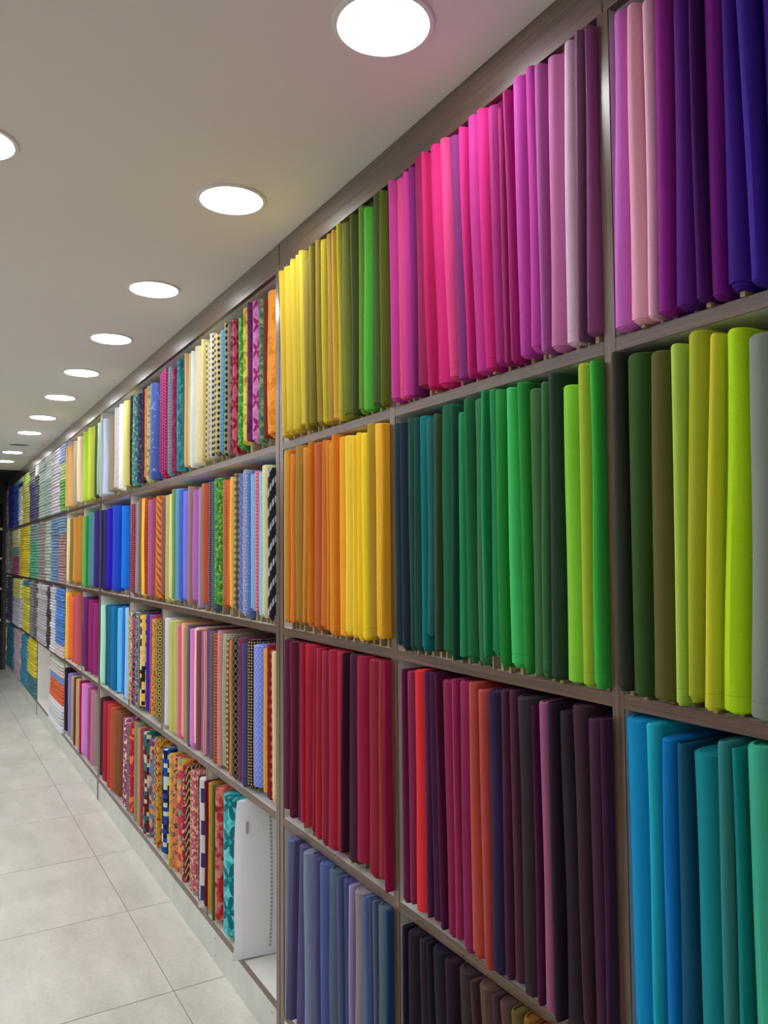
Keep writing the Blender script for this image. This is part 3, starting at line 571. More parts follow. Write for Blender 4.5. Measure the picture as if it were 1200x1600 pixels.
(4.0855,0.032,0.844,4.0855,0.032,1.378,1.0799,(140,112,86),'mocha brown'),
(4.0235,0.029,0.845,4.0233,0.0291,1.385,1.075,(212,216,224),'pale grey'),
(3.9565,0.0369,0.823,3.9562,0.037,1.377,1.0812,(190,196,90),'olive lime'),
(3.8764,0.0422,0.832,3.8761,0.0421,1.386,1.0827,(196,182,120),'khaki'),
(3.7961,0.0371,0.828,3.7959,0.0371,1.365,1.079,(222,90,140),'pink'),
(3.7476,0.0105,0.85,3.7473,0.0105,1.381,1.0813,(248,196,160),'thin peach'),
(3.6945,0.0416,0.827,3.694,0.0418,1.366,1.0795,(164,136,100),'camel'),
(3.6422,0.0096,0.83,3.6417,0.0095,1.376,1.0767,(98,102,118),'slate'),
(3.61,0.0216,0.83,3.6096,0.0216,1.364,1.081,(226,136,214),'light orchid'),
(3.5475,0.0399,0.848,3.547,0.04,1.373,1.0837,(246,206,188),'shell pink'),
(3.4882,0.0183,0.835,3.4877,0.0183,1.364,1.0725,(128,72,84),'plum mauve','stripe','8a5060','',1),
(3.4455,0.0235,0.84,3.445,0.0235,1.37,1.083,(170,100,120),'dusky rose'),
(3.3965,0.0245,0.838,3.3959,0.0245,1.368,1.0774,(226,160,170),'pink striped','stripe','b8788a','',1),
(3.3499,0.0211,0.846,3.3492,0.0211,1.384,1.0764,(116,60,86),'plum dotted','dots','6a6a90','',0.5),
(3.3143,0.0135,0.833,3.3136,0.0135,1.377,1.0784,(100,106,124),'grey slate'),
(3.2585,0.0413,0.823,3.2577,0.0414,1.374,1.079,(190,84,48),'rust chain-dotted','dots','4a1810','d8803a',0.8),
(3.2031,0.0131,0.83,3.2022,0.013,1.388,1.0763,(206,150,146),'dusty pink'),
(3.1533,0.0357,0.837,3.1525,0.0357,1.376,1.0825,(140,136,122),'grey dotted','dots','d0ccb4','6a6a60',0.5),
(3.0907,0.0259,0.832,3.0898,0.0259,1.366,1.076,(104,92,48),'olive dotted','dots','c0b070','',1.4),
(3.0556,0.0082,0.822,3.0547,0.0082,1.36,1.076,(222,136,96),'thin coral'),
(3.0172,0.0292,0.83,3.0162,0.0293,1.373,1.0743,(22,18,18),'black-and-olive lattice','lattice','82765a','',1),
(2.9514,0.0355,0.825,2.9504,0.0355,1.383,1.0756,(110,48,76),'wine plum','stripe','6a3a60','',1),
(2.8989,0.016,0.827,2.8978,0.016,1.364,1.0724,(62,70,124),'dark navy','stripe','50588a','',1),
(2.8543,0.0275,0.831,2.8532,0.0275,1.382,1.0777,(26,20,24),'black-and-gold dotted','dots','d0a860','',0.7),
(2.779,0.046,0.848,2.7779,0.046,1.37,1.0763,(150,166,250),'periwinkle lattice','lattice','5870d0','',0.7),
(2.7007,0.0273,0.846,2.6996,0.0274,1.364,1.0811,(226,160,56),'amber'),
(2.6527,0.0197,0.841,2.6512,0.02,1.384,1.0755,(126,24,30),'dark red spotted','dots','b0605a','',2),
(2.6163,0.0157,0.842,2.6154,0.0148,1.36,1.0802,(240,214,160),'thin cream'),
]),
('b4r4a',3,3.388,4.997,'the multicoloured bottom print row',[
(4.9504,0.0458,0.189,4.9503,0.0458,0.716,1.0739,(150,60,120),'violet','blotch','e8d0b0','8a3a80',0.8),
(4.8597,0.0439,0.188,4.8596,0.0439,0.709,1.0759,(30,26,44),'black flecked','dots','c8c0c0','',0.7),
(4.7745,0.0403,0.203,4.7741,0.0406,0.724,1.0733,(176,32,50),'red','blotch','f0803a','',1.4),
(4.678,0.046,0.18,4.677,0.046,0.739,1.0773,(130,132,116),'grey green','stripe','8a7a60','',1),
(4.5811,0.0283,0.187,4.5801,0.0283,0.726,1.0725,(196,164,90),'ochre olive','stripe','a08a50','',1),
(4.5267,0.0251,0.193,4.5255,0.0253,0.734,1.0743,(176,60,70),'brick red','dots','50306a','',0.8),
(4.455,0.046,0.177,4.4536,0.046,0.733,1.0783,(36,106,110),'teal block-print','blocks','c8c0a0','501818',1),
(4.3404,0.046,0.205,4.3393,0.046,0.712,1.0804,(90,126,170),'blue multicolour','multi','d89a50','7a3050',0.8),
(4.2367,0.046,0.184,4.235,0.046,0.737,1.0797,(120,40,56),'maroon zigzag','zigzag','d8c890','1c1818',1),
(4.1714,0.005,0.203,4.17,0.005,0.738,1.0747,(230,170,50),'golden','blotch','c04a20','e0c060',0.7),
(4.0883,0.046,0.193,4.0866,0.046,0.715,1.0828,(30,66,150),'royal blue','blocks','c8d8c8','101a3a',1),
(3.922,0.0095,0.177,3.9197,0.0094,0.726,1.0722,(238,190,70),'sunflower yellow','blotch','b0a050','',1),
(3.8776,0.0339,0.19,3.8754,0.0339,0.719,1.0796,(226,110,100),'coral','blotch','2c4a40','d8a080',0.7),
(3.7808,0.046,0.19,3.7784,0.046,0.73,1.0768,(190,60,70),'green-red-yellow motif','multi','7aa070','e0a040',1),
(3.7,0.01,0.188,3.6973,0.01,0.719,1.0735,(166,30,90),'magenta red','blotch','e0c8b0','',0.7),
(3.6633,0.0257,0.2,3.661,0.0254,0.722,1.0786,(50,38,30),'black-and-gold zigzag','zigzag','d0b060','',1.3),
(3.5915,0.0451,0.179,3.5871,0.046,0.716,1.08,(186,96,106),'rose red','blotch','e0b8a0','8a2a40',0.6),
(3.428,0.034,0.201,3.428,0.034,0.723,1.0762,(238,238,240),'plastic-sleeved white-and-navy','patch','2c2f6e','',1),
]),
('b5r1a',0,5.830,6.490,'the lime top-row compartment',[
(6.4606,0.0289,2.138,6.4607,0.0288,2.678,1.0769,(190,230,60),'bright lime'),
(6.356,0.046,2.147,6.3551,0.046,2.666,1.0794,(160,206,50),'lime green'),
(6.238,0.021,2.137,6.2356,0.021,2.681,1.0731,(206,224,80),'yellow lime'),
(6.1508,0.046,2.132,6.1476,0.046,2.68,1.0799,(170,176,60),'olive lime'),
(5.9838,0.0321,2.135,5.9781,0.0333,2.666,1.0742,(56,84,56),'dark green'),
(5.9051,0.046,2.146,5.8982,0.046,2.669,1.0793,(160,180,150),'sage grey'),
]),
('b5r1b',0,6.510,7.320,'the cream top-row compartment',[
(7.3146,0.0049,2.147,7.3146,0.0049,2.669,1.0732,(236,196,120),'cream orange'),
(7.2463,0.046,2.137,7.2453,0.046,2.666,1.0827,(226,176,110),'tan'),
(6.9306,0.046,2.127,6.923,0.046,2.665,1.0763,(170,152,130),'taupe'),
(6.752,0.046,2.144,6.7442,0.046,2.678,1.0772,(238,220,176),'ivory'),
]),
('b4r1a',0,4.913,5.775,'the white top-row group',[
(5.7638,0.0107,2.131,5.7637,0.0108,2.669,1.073,(186,192,198),'pale grey'),
(5.689,0.046,2.134,5.6886,0.046,2.668,1.0806,(196,214,240),'icy blue'),
(5.4757,0.046,2.141,5.4736,0.046,2.661,1.0738,(160,148,124),'putty'),
(5.3037,0.046,2.149,5.3001,0.046,2.68,1.078,(226,220,220),'white lace','lace','b0a8a8','',1.5),
(5.1854,0.046,2.133,5.1806,0.046,2.684,1.0813,(240,244,238),'white'),
(5.0268,0.046,2.142,5.0209,0.046,2.678,1.0741,(222,214,130),'pale lemon'),
]),
('b4r2a',1,4.895,5.775,'the blue second-row compartment',[
(5.7392,0.0353,1.475,5.7389,0.0356,2.024,1.0781,(30,32,82),'dark navy'),
(5.6354,0.046,1.474,5.6344,0.046,2.017,1.078,(36,40,96),'navy'),
(5.5008,0.046,1.485,5.4987,0.046,2.027,1.0748,(40,10,190),'ultramarine violet'),
(5.3494,0.046,1.478,5.3459,0.046,2.037,1.0809,(30,76,200),'royal blue'),
(5.1971,0.023,1.492,5.1915,0.025,2.026,1.0776,(10,66,190),'cobalt'),
(5.0708,0.046,1.5,5.0656,0.046,2.018,1.0789,(16,120,236),'azure'),
]),
('b5r2a',1,5.830,6.490,'the green-purple second-row compartment',[
(6.444,0.046,1.473,6.444,0.046,2.011,1.0741,(100,176,84),'leaf green'),
(6.3324,0.046,1.49,6.3307,0.046,2.011,1.0805,(40,116,76),'dark green'),
(6.1906,0.046,1.478,6.1872,0.046,2.028,1.0755,(64,146,136),'teal'),
(6.0558,0.005,1.497,6.0502,0.005,2.01,1.0756,(120,150,190),'grey blue'),
(6.0039,0.046,1.484,5.9987,0.046,2.033,1.0815,(56,36,120),'purple'),
]),
('b5r2b',1,6.510,7.320,'the ochre second-row compartment',[
(7.2748,0.0447,1.493,7.2738,0.0457,2.025,1.0838,(232,222,160),'cream'),
(7.1097,0.046,1.489,7.1074,0.046,2.019,1.0832,(140,110,56),'olive brown'),
(6.8791,0.046,1.491,6.8739,0.046,2.022,1.0742,(206,144,60),'ochre'),
(6.6828,0.046,1.497,6.6754,0.046,2.032,1.0779,(196,130,50),'dark ochre'),
]),
('b4r3z',2,4.895,5.775,'the aqua third-row compartment',[
(5.729,0.046,0.826,5.729,0.046,1.361,1.0819,(176,240,212),'mint'),
(5.5517,0.0455,0.834,5.5492,0.046,1.369,1.082,(20,86,110),'dark teal'),
(5.4814,0.0238,0.831,5.4788,0.0239,1.377,1.0837,(16,110,150),'blue teal'),
(5.3654,0.046,0.832,5.362,0.046,1.371,1.079,(6,116,170),'sea blue'),
(5.1424,0.046,0.846,5.1372,0.046,1.374,1.0742,(96,190,250),'sky blue'),
(5.0375,0.0261,0.85,5.0298,0.0281,1.387,1.0796,(20,120,206),'azure'),
(4.9649,0.046,0.835,4.9552,0.046,1.383,1.0816,(160,200,240),'pale blue'),
]),
('b5r3a',2,5.830,6.490,'the magenta third-row compartment',[
(6.444,0.046,0.85,6.444,0.046,1.383,1.0828,(110,40,120),'purple'),
(6.3058,0.046,0.83,6.3034,0.046,1.38,1.0766,(100,16,80),'plum'),
(6.1611,0.046,0.848,6.1574,0.046,1.374,1.0777,(146,36,110),'magenta plum'),
(5.9491,0.046,0.851,5.9431,0.046,1.361,1.0721,(146,40,112),'red plum'),
]),
('b5r3b',2,6.510,7.320,'the orange third-row compartment',[
(7.2931,0.0264,0.825,7.2934,0.0261,1.386,1.0834,(252,196,70),'yellow'),
(7.1121,0.046,0.838,7.1099,0.046,1.373,1.0779,(236,124,40),'orange'),
(6.9027,0.0081,0.842,6.8956,0.0092,1.365,1.0747,(232,110,96),'coral'),
(6.785,0.046,0.829,6.7779,0.046,1.388,1.0805,(196,90,100),'rose'),
]),
('b4r4z',3,5.001,5.775,'the red-brown bottom-row group',[
(5.7286,0.0459,0.192,5.729,0.046,0.715,1.0838,(74,24,44),'dark maroon'),
(5.5821,0.046,0.189,5.5804,0.046,0.714,1.0769,(166,36,50),'crimson'),
(5.4143,0.046,0.185,5.4103,0.046,0.728,1.073,(186,56,56),'red'),
(5.3177,0.046,0.192,5.3136,0.046,0.723,1.0722,(176,84,50),'rust'),
(5.2181,0.0375,0.204,5.2121,0.0398,0.714,1.072,(150,86,50),'brown'),
(5.1118,0.046,0.207,5.1063,0.046,0.719,1.0765,(120,72,52),'dark brown'),
]),
('b5r4a',3,5.830,6.490,'the lilac-pink bottom-row compartment',[
(6.4845,0.005,0.186,6.4845,0.005,0.732,1.0722,(150,36,90),'dark pink'),
(6.4331,0.046,0.194,6.4331,0.046,0.718,1.0804,(240,130,200),'bright pink'),
(6.2712,0.046,0.2,6.268,0.046,0.722,1.0728,(196,130,216),'lilac'),
(6.166,0.046,0.194,6.1624,0.046,0.726,1.0786,(166,70,106),'rose plum'),
(6.0229,0.046,0.199,6.0133,0.046,0.726,1.0749,(176,120,150),'mauve'),
(5.9249,0.046,0.206,5.9188,0.046,0.713,1.0826,(150,130,120),'taupe'),
]),
('b5r4b',3,6.510,7.320,'the taupe-lavender bottom-row compartment',[
(7.274,0.046,0.203,7.274,0.046,0.738,1.0831,(24,22,34),'black'),
(7.0966,0.0457,0.191,7.0941,0.0453,0.713,1.0816,(140,124,196),'lavender'),
(6.9456,0.046,0.188,6.941,0.046,0.71,1.0837,(172,158,130),'beige'),
(6.7723,0.0112,0.191,6.7632,0.0117,0.719,1.0751,(110,62,32),'brown'),
(6.6983,0.046,0.186,6.6903,0.046,0.718,1.0818,(206,160,120),'tan'),
]),
('b4r4b',3,2.985,3.364,'the bottom compartment with the white bag',[
(3.3582,0.0049,0.206,3.3582,0.0049,0.728,1.0729,(110,26,36),'dark red'),
(3.3258,0.0265,0.198,3.3256,0.0267,0.728,1.0796,(200,134,40),'ochre'),
(3.2862,0.012,0.194,3.2857,0.0121,0.736,1.0761,(166,130,56),'olive gold'),
(3.268,0.0052,0.184,3.2675,0.0051,0.733,1.0768,(70,110,50),'leaf green'),
(3.2321,0.0297,0.19,3.2307,0.0306,0.733,1.0789,(190,44,54),'red flower-print','floral','8c1020','d88a7a',1.7),
(3.0999,0.06,0.186,3.0983,0.06,0.732,1.0735,(36,164,170),'turquoise flower-print','floral','0c6a72','6cd0d4',1.5),
]),
]
# ------------------------------------------------------------------ room shell
XW = 1.42; XL = -3.2; YB = -1.75; YF = 13.55
fl = box('floor', XL, XW, YB, YF, -.06, -.0012, M_GROUT); tag(fl, 'pale stone-look tiled shop floor', 'floor', kind='structure')
T = .8; tv, tf = box_data(0, T-.003, 0, T-.0034, -.0012, 0, .0004)
tile0 = fixn(mesh_obj('tile', tv, tf, M_TILE, fl)); tmesh = tile0.data
sv, sf = box_data(0, XW-.882-.002, 0, T-.0034, -.0012, 0, .0004)
tile1 = fixn(mesh_obj('tile', sv, sf, M_TILE, fl)); smesh = tile1.data
first = True; firsts = True
j = -6
for j in range(-7, 14):
    y0 = 3.141+T*j
    if y0+T < YB or y0 > YF-.1: continue
    yy = max(y0, YB)
    for i in range(-6, 1):
        if i == 0:
            o = tile1 if firsts else tile1.copy(); nw = not firsts; firsts = False
            o.location = (.882, y0, 0)
        else:
            o = tile0 if first else tile0.copy(); nw = not first; first = False
            o.location = (.882+i*T+.001, y0, 0)
        if nw: C.objects.link(o)
        o.parent = fl
YCE = 11.25
ce = box('ceiling', XL, XW, YB, YCE, ZC, ZC+.08, M_CEIL); tag(ce, 'smooth white painted ceiling with round lamps', 'ceiling', kind='structure')
c2 = box('ceiling_far', XL, XW, YCE, YF, ZC, ZC+.08, M_DARK); tag(c2, 'dark ceiling strip at the far end of the shop', 'ceiling', kind='structure')
for nm, a in (('wall_right', (XW, XW+.1, YB, YF, -.06, ZC+.08)), ('wall_left', (XL-.1, XL, YB, YF, -.06, ZC+.08)), ('wall_back', (XL, XW, YB-.1, YB, -.06, ZC+.08)), ('wall_far', (XL, XW, YF, YF+.1, -.06, ZC+.08))):
    o = box(nm, *a, M_WALL); tag(o, {'wall_right': 'wall behind the fabric shelves', 'wall_left': 'plain light wall across the aisle', 'wall_back': 'plain light wall behind the viewer', 'wall_far': 'wall at the far end of the aisle'}[nm], 'wall', kind='structure')

# ------------------------------------------------------------------ ceiling lamps
def ring_mesh():
    v = []; fc = []; n = 48
    prof = [(.0945, .004), (.0945, -.003), (.098, -.007), (.107, -.006), (.110, -.001), (.110, 0)]
    for i in range(n):
        a = 2*math.pi*i/n
        for r, z in prof: v.append((r*math.cos(a), r*math.sin(a), z))
    m = len(prof)
    for i in range(n):
        for q in range(m-1): fc.append((i*m+q, i*m+q+1, ((i+1) % n)*m+q+1, ((i+1) % n)*m+q))
    return v, fc
def disc_mesh():
    n = 32; v = []; fc = []
    for r, z in ((.0945, -.0015), (.0945, -.0035), (.07, -.0045)):
        for i in range(n): a = 2*math.pi*i/n; v.append((r*math.cos(a), r*math.sin(a), z))
    for q in range(2):
        for i in range(n): fc.append((q*n+i, q*n+(i+1) % n, (q+1)*n+(i+1) % n, (q+1)*n+i))
    fc.append(tuple(range(2*n, 3*n))); fc.append(tuple(range(n-1, -1, -1)))
    return v, fc
LY = [.46, 1.374, 2.32, 3.28, 4.15, 5.02, 5.885, 6.82, 7.73, 8.62, 9.28, 10.2]
l0 = None; SEEN = LY.index(1.374)
for rx, rn in ((.82, 'in the row along the shelves'), (.10, 'in the second row from shelves'), (-.62, 'in the added unseen third row from shelves'), (-1.34, 'in the added unseen fourth row from shelves'), (-2.06, 'in the added unseen fifth row from shelves'), (-2.78, 'in the added unseen row by opposite wall')):  # rows past the second are unseen, added to brighten the lower shelves
    for i, y in enumerate(LY):
        if y < 1 and rx > -.3: continue
        off = (rx == .82 and y == 8.62)
        e = empty('ceiling_light', (rx, y, ZC))
        if l0 is None:
            rm = fixn(mesh_obj('trim_ring', *ring_mesh(), M_RING, e, True, .6)); dm = fixn(mesh_obj('diffuser', *disc_mesh(), M_LAMP, e, True, .6)); l0 = (rm, dm)
            offmesh = dm.data.copy(); offmesh.materials.clear(); offmesh.materials.append(M_LAMPOFF)
        else:
            for s in l0:
                c = s.copy(); C.objects.link(c); c.parent = e
                if off and s is l0[1]: c.data = offmesh
        if rx == .82 and i >= SEEN: w = '%s from the viewer' % ordw(i-SEEN+1)
        elif rx == .82: w = '%s out of view' % ordw(SEEN-i)
        else: w = '%s from back' % ordw(i+1)
        tag(e, ('unlit round recessed ceiling lamp, ' if off else 'round recessed ceiling lamp, ')+w+' '+rn, 'ceiling lamp', 'round ceiling lamps')

# ------------------------------------------------------------------ shelving units
SH = [2.098, 1.450, .800, .155]; CE = [2.724, 2.072, 1.424, .774]; TH = .026; XB = 1.405
def board_v(u, y0, y1, z0, z1, nm='upright'):
    b = box(nm, D+.003, XB, y0, y1, z0, z1, M_WHITE); s = box('edge_strip', D, D+.0029, y0-.0003, y1+.0003, z0, z1, M_WOODZ, b, .0006); b.parent = u; return b
def board_h(u, y0, y1, zt, th=TH):
    b = box('shelf', D+.003, XB, y0, y1, zt-th, zt, M_WHITE); s = box('edge_strip', D+.0002, D+.0029, y0+.0004, y1-.0004, zt-th, zt, M_WOODY, b, .0006); b.parent = u; return b
def unit(label, ups, inner, fascia):
    u = tag(empty('shelving_unit', (0, 0, 0)), label, 'shelving unit', 'wall shelving units')
    for a, b in ups: board_v(u, a, b, 0, 2.724)
    for (a0, a1), (b0, b1) in zip(ups, ups[1:]):
        for z in SH: board_h(u, a1, b0, z)
        p = box('plinth', D+.001, D+.019, a1+.0006, b0-.0006, 0, .1285, M_PLINTH, u, .0008)
        n = max(1, round((b0-a1)/.62)); 
        for i in range(n+1):
            yy = a1+.04+(b0-a1-.08)*i/n
            for zz in (.03, .10): 
                s = mesh_obj('screw', [(D+.0004, yy+.0035*math.cos(t*math.pi/4), zz+.0035*math.sin(t*math.pi/4)) for t in range(8)]+[(D+.0014, yy+.0035*math.cos(t*math.pi/4), zz+.0035*math.sin(t*math.pi/4)) for t in range(8)], [tuple(range(7, -1, -1))]+[(t, (t+1) % 8, (t+1) % 8+8, t+8) for t in range(8)], M_SCREW, p)
    for row, y in inner: board_v(u, y-.009, y+.009, SH[row], CE[row], 'divider')
    y0, y1 = ups[0][0], ups[-1][1]
    box('back_panel', XB, XB+.008, y0, y1, .129, 2.75, M_WHITE, u)
    box('top_board', D+.02, XB, y0, y1, 2.7245, 2.7445, M_WHITE, u)
    for a, b in fascia: box('fascia_panel', D, D+.0195, a+.0008, b-.0008, 2.724, ZC-.0006, M_FASC, u, .0008)
    return u
U1 = unit('nearest wood-edged shelving unit, filled with plain coloured bolts', [(.225, .252), (1.001, 1.028), (1.779, 1.806), (2.535, 2.565)], [], [(.225, 1.014), (1.014, 2.565)])
U2 = unit('wide shelving unit of printed bolts beyond the yellow and red bolts', [(2.571, 2.600), (5.775, 5.801)], [(1, 4.883), (2, 4.883), (2, 4.13), (3, 3.3755)], [(2.571, 5.801)])
U3 = unit('third shelving unit with plain bolts and folded packet stacks', [(5.806, 5.832), (9.17, 9.197)], [(0, 6.5), (1, 6.5), (2, 6.5), (3, 6.5), (0, 7.33), (1, 7.33), (2, 7.33), (3, 7.33), (2, 8.17), (3, 8.17)], [(5.806, 9.197)])
U4 = unit('farthest shelving unit on the right wall, full of folded packets', [(9.202, 9.228), (12.88, 12.907)], [(0, 10.05), (1, 9.95), (2, 9.86), (3, 9.98), (2, 10.75), (1, 11.02), (3, 10.72)], [(9.202, 12.907)])

# ------------------------------------------------------------------ bolts of cloth
def section(r, L):
    """closed outline of a flat bolt: nose (front, towards the aisle) at x=0; y across; returns (x,y,arc)"""
    pts = []
    n = 10
    a = min(r*1.8, .046)                       # nose length
    pts.append((L, r*.55)); pts.append((L-.006, r*.92)); pts.append((L*.55, r)); 
    for i in range(n+1):
        t = math.pi/2 - math.pi*i/n
        cx = math.cos(t); sy = math.sin(t)
        pts.append((a*(1-abs(cx)**.95), r*math.copysign(abs(sy)**.95, sy)))
    pts.append((L*.55, -r)); pts.append((L-.006, -r*.92)); pts.append((L, -r*.55))
    arc = [0]
    for p, q in zip(pts, pts[1:]): arc.append(arc[-1]+math.hypot(p[0]-q[0], p[1]-q[1]))
    mid = 3+n//2; m0 = arc[mid]
    return [(p[0], p[1], s-m0) for p, s in zip(pts, arc)]
def make_bolt(rec, label, cat, zshelf, grp, rnd):
    yb, rb, zb, yt, rt, zt, xf, col, cname = rec[:9]
    pat, c2, c3, psc = (rec[9:13] if len(rec) > 9 else ('', '', '', 1))
    e = empty('fabric_bolt', (xf+.08, yb, zshelf), label, cat, grp)
    ox, oy, oz = xf+.08, yb, zshelf
    L = rnd.uniform(.17, .23); verts = []; uvs = []; faces = []
    d1 = min(rnd.uniform(.003, .016), zb-zshelf-.006)     # inner layers hang lower than the outer wrap
    rings = [(zb-d1, .56), (zb-d1, .42), (zb-d1*.6, .38), (zb-d1*.55, .24), (zb-.001, .21), (zb, .17), (zb, .02), (zb+.003, 0)]
    nb = 7
    for i in range(1, nb): rings.append((zb+.004+(zt-.008-zb-.004)*i/nb, 0))
    td = rnd.uniform(0, .004)
    rings += [(zt-.007, 0), (zt-.002-td, .07), (zt-td, .2), (zt-td, .34), (zt-.004, .36), (zt-.004, .52)]
    ph = rnd.uniform(0, 6); fq = rnd.uniform(5, 13); ph2 = rnd.uniform(0, 6)
    flap = rnd.randint(5, 11); side = rnd.random() < .75; fo = rnd.uniform(.0008, .0022)
    bend = rnd.uniform(-.0016, .0016)
    m = 0
    for z, ins in rings:
        t = max(0, min(1, (z-zb)/(zt-zb)))
        r = rb+(rt-rb)*t; yc = yb+(yt-yb)*t
        r *= 1+.02*math.sin(fq*z+ph)
        yc += .0009*math.sin(fq*.8*z+ph2)
        xx = xf+bend*math.sin(math.pi*t*2+ph)
        sec = section(r, L); m = len(sec)
        for i, (x, y, s) in enumerate(sec):
            px = x+ins*r*.9*(1-2*x/L); py = y*(1-ins)
            if side and flap <= i <= flap+3 and ins == 0: px -= fo*(.5+.5*math.sin(z*9+ph2))
            verts.append((xx+px-ox, yc+py-oy, z-oz)); uvs.append((s, z-zb))
    nr = len(rings)
    for q in range(nr-1):
        for i in range(m):
            i2 = (i+1) % m
            faces.append((q*m+i, q*m+i2, (q+1)*m+i2, (q+1)*m+i))
    faces.append(tuple(range(m-1, -1, -1))); faces.append(tuple((nr-1)*m+i for i in range(m)))
    o = mesh_obj('cloth_wrap', verts, faces, CLOTH[pat], e, True, .62, uvs)
    o.color = rgb(col); o['label'] = cname+' cloth wrap'
    if pat:
        o['col2'] = list(rgb(c2) if c2 else rgb(col))[:3]; o['col3'] = list(rgb(c3) if c3 else rgb(col))[:3]; o['psc'] = float(psc)
    # flat wooden core board the cloth is wound on, standing on the shelf
    w = min(.0042, rb*.4); wt = min(.0042, rt*.4); x0 = (.018 if zshelf > 1.2 else .04)+rnd.uniform(0, .02); x1 = L-.02; z1 = zt-.006
    v = [(xf+x-ox, (yb if z == 0 else yt)+s*(w if z == 0 else wt)-oy, (zshelf if z == 0 else z1)-oz) for z in (0, 1) for s in (-1, 1) for x in (x0, x1)]
    # keep the stub upright below the cloth
    mesh_obj('core_board', v, [(0,2,3,1), (4,5,7,6), (0,1,5,4), (2,6,7,3), (0,4,6,2), (1,3,7,5)], M_CORE, e)
    return e, o
ROOTS = {}
for name, row, near, far, desc, recs in COMPS:
    rnd = random.Random(zlib.crc32(name.encode()))
    for i, rec in enumerate(recs):
        printed = len(rec) > 9
        lab = '%s %s bolt, %s from left in %s' % (rec[8], 'fabric' if printed else 'plain fabric', ordw(i+1), desc)
        ROOTS[(name, i)] = make_bolt(rec, lab, 'fabric bolt', SH[row], 'fabric bolts in '+desc, rnd)
# ------------------------------------------------------------------ clear plastic sleeve on the white and navy bolt
k = NT('clear_plastic'); k.b.inputs['Transmission Weight'].default_value = 1; k.b.inputs['IOR'].default_value = 1.08
pn = k.n('NewGeometry').outputs['Position']; k.bump(k.noise(pn, 35, 3), .5, .004)
M_CLEAR = k.set((.96, .97, .98, 1), .12, .6)
key = [q for q in ROOTS if q[0] == 'b4r4a'][-1]
e, o = ROOTS[key]
vs_ = [v.co for v in o.data.vertices]; x0 = min(v.x for v in vs_); x1 = max(v.x for v in vs_); y0 = min(v.y for v in vs_); y1 = max(v.y for v in vs_); z0 = min(v.z for v in vs_); z1 = max(v.z for v in vs_)
rr = random.Random(3); v = []; fc = []
sec = section((y1-y0)/2+.004, x1-x0+.012); n = len(sec)
for q, z in enumerate((.004, .012, z0+.1, z0+.22, z0+.34, z0+.46, z1+.004, z1+.012)):
    g = .55 if q in (0, 7) else 1
    for x, y, s in sec: v.append((x0-.008+x*(1 if q not in (0, 7) else .96)+rr.uniform(-.002, .002)+(.004 if g < 1 else 0), (y0+y1)/2+y*g+rr.uniform(-.0012, .0012), z))
for q in range(7):
    for i in range(n): fc.append((q*n+i, q*n+(i+1) % n, (q+1)*n+(i+1) % n, (q+1)*n+i))
sl = mesh_obj('plastic_sleeve', v, fc, M_CLEAR, e, True); sl['label'] = 'crinkled clear plastic sleeve'

# ------------------------------------------------------------------ white bedding bag in the bottom compartment
k = NT('bag_cotton'); pn = k.n('NewGeometry').outputs['Position']; k.bump(k.noise(pn, 9, 3), .3, .02)
M_BAG = k.set(rgb((232, 234, 240)), .5, .4)
M_ZIP = m_plain('zip_tape', (172, 162, 150), .6, .25, 150, .3)
M_TAG = m_plain('grey_tag', (176, 172, 170), .5, .1, 30, .4)
bx0, bx1, by0, by1, bz0, bz1 = 1.05, 1.37, 2.885, 2.978, .157, .755
bag = empty('bedding_bag', ((bx0+bx1)/2, (by0+by1)/2, SH[3]), 'flat white bedding bag with stitched zip, standing in the bottom compartment', 'bag')
v = []; fc = []; NU = 20; NV = 22
for j in range(NV+1):
    tz = j/NV
    for i in range(NU*2):
        half = i < NU; t = (i if half else 2*NU-i)/NU
        x = bx0+(bx1-bx0)*t; z = bz0+(bz1-bz0)*tz
        bul = (math.sin(math.pi*min(1, max(0, t)))**.5)*(math.sin(math.pi*(.02+.96*tz))**.35)
        th = .004+(by1-by0)/2*bul
        y = (by0+by1)/2+(-th if half else th)
        pin = .012*(abs(2*tz-1)**3)*(1 if t < .2 else 0)
        if tz < .12 and t < .35: x -= .02*(1-t/.35)*(1-tz/.12)
        z += .004*math.sin(t*9+tz*3)*(abs(2*tz-1)**2)+(0 if tz > .05 else .003)
        v.append((x+pin-bag.location.x, y-bag.location.y, z-bag.location.z))
W = NU*2
for j in range(NV):
    for i in range(W): fc.append((j*W+i, j*W+(i+1) % W, (j+1)*W+(i+1) % W, (j+1)*W+i))
fc.append(tuple(range(W-1, -1, -1))); fc.append(tuple(NV*W+i for i in range(W)))
fixn(mesh_obj('bag_body', v, fc, M_BAG, bag, True, 1.0))
zp = None
for j in range(34):
    z = .20+.50*j/33
    b = box('stitch', -.004, .004, -.003, .002, -.0045, .0045, M_ZIP, bag, .0008) if zp is None else zp.copy()
    if zp is not None: C.objects.link(b); b.parent = bag
    zp = zp or b
    t = (1.185-bx0)/(bx1-bx0); tz = (z-bz0)/(bz1-bz0)
    th = .004+(by1-by0)/2*(math.sin(math.pi*t)**.5)*(math.sin(math.pi*(.02+.96*tz))**.35)
    b.location = (1.185-bag.location.x, (by0+by1)/2-th-bag.location.y-.0005, z-bag.location.z)
tg = box('tag', -.005, .005, -.002, .001, -.022, .022, M_TAG, bag, .0006); tg.location = (1.092-bag.location.x, (by0+by1)/2-bag.location.y-.0335, .66-bag.location.z)

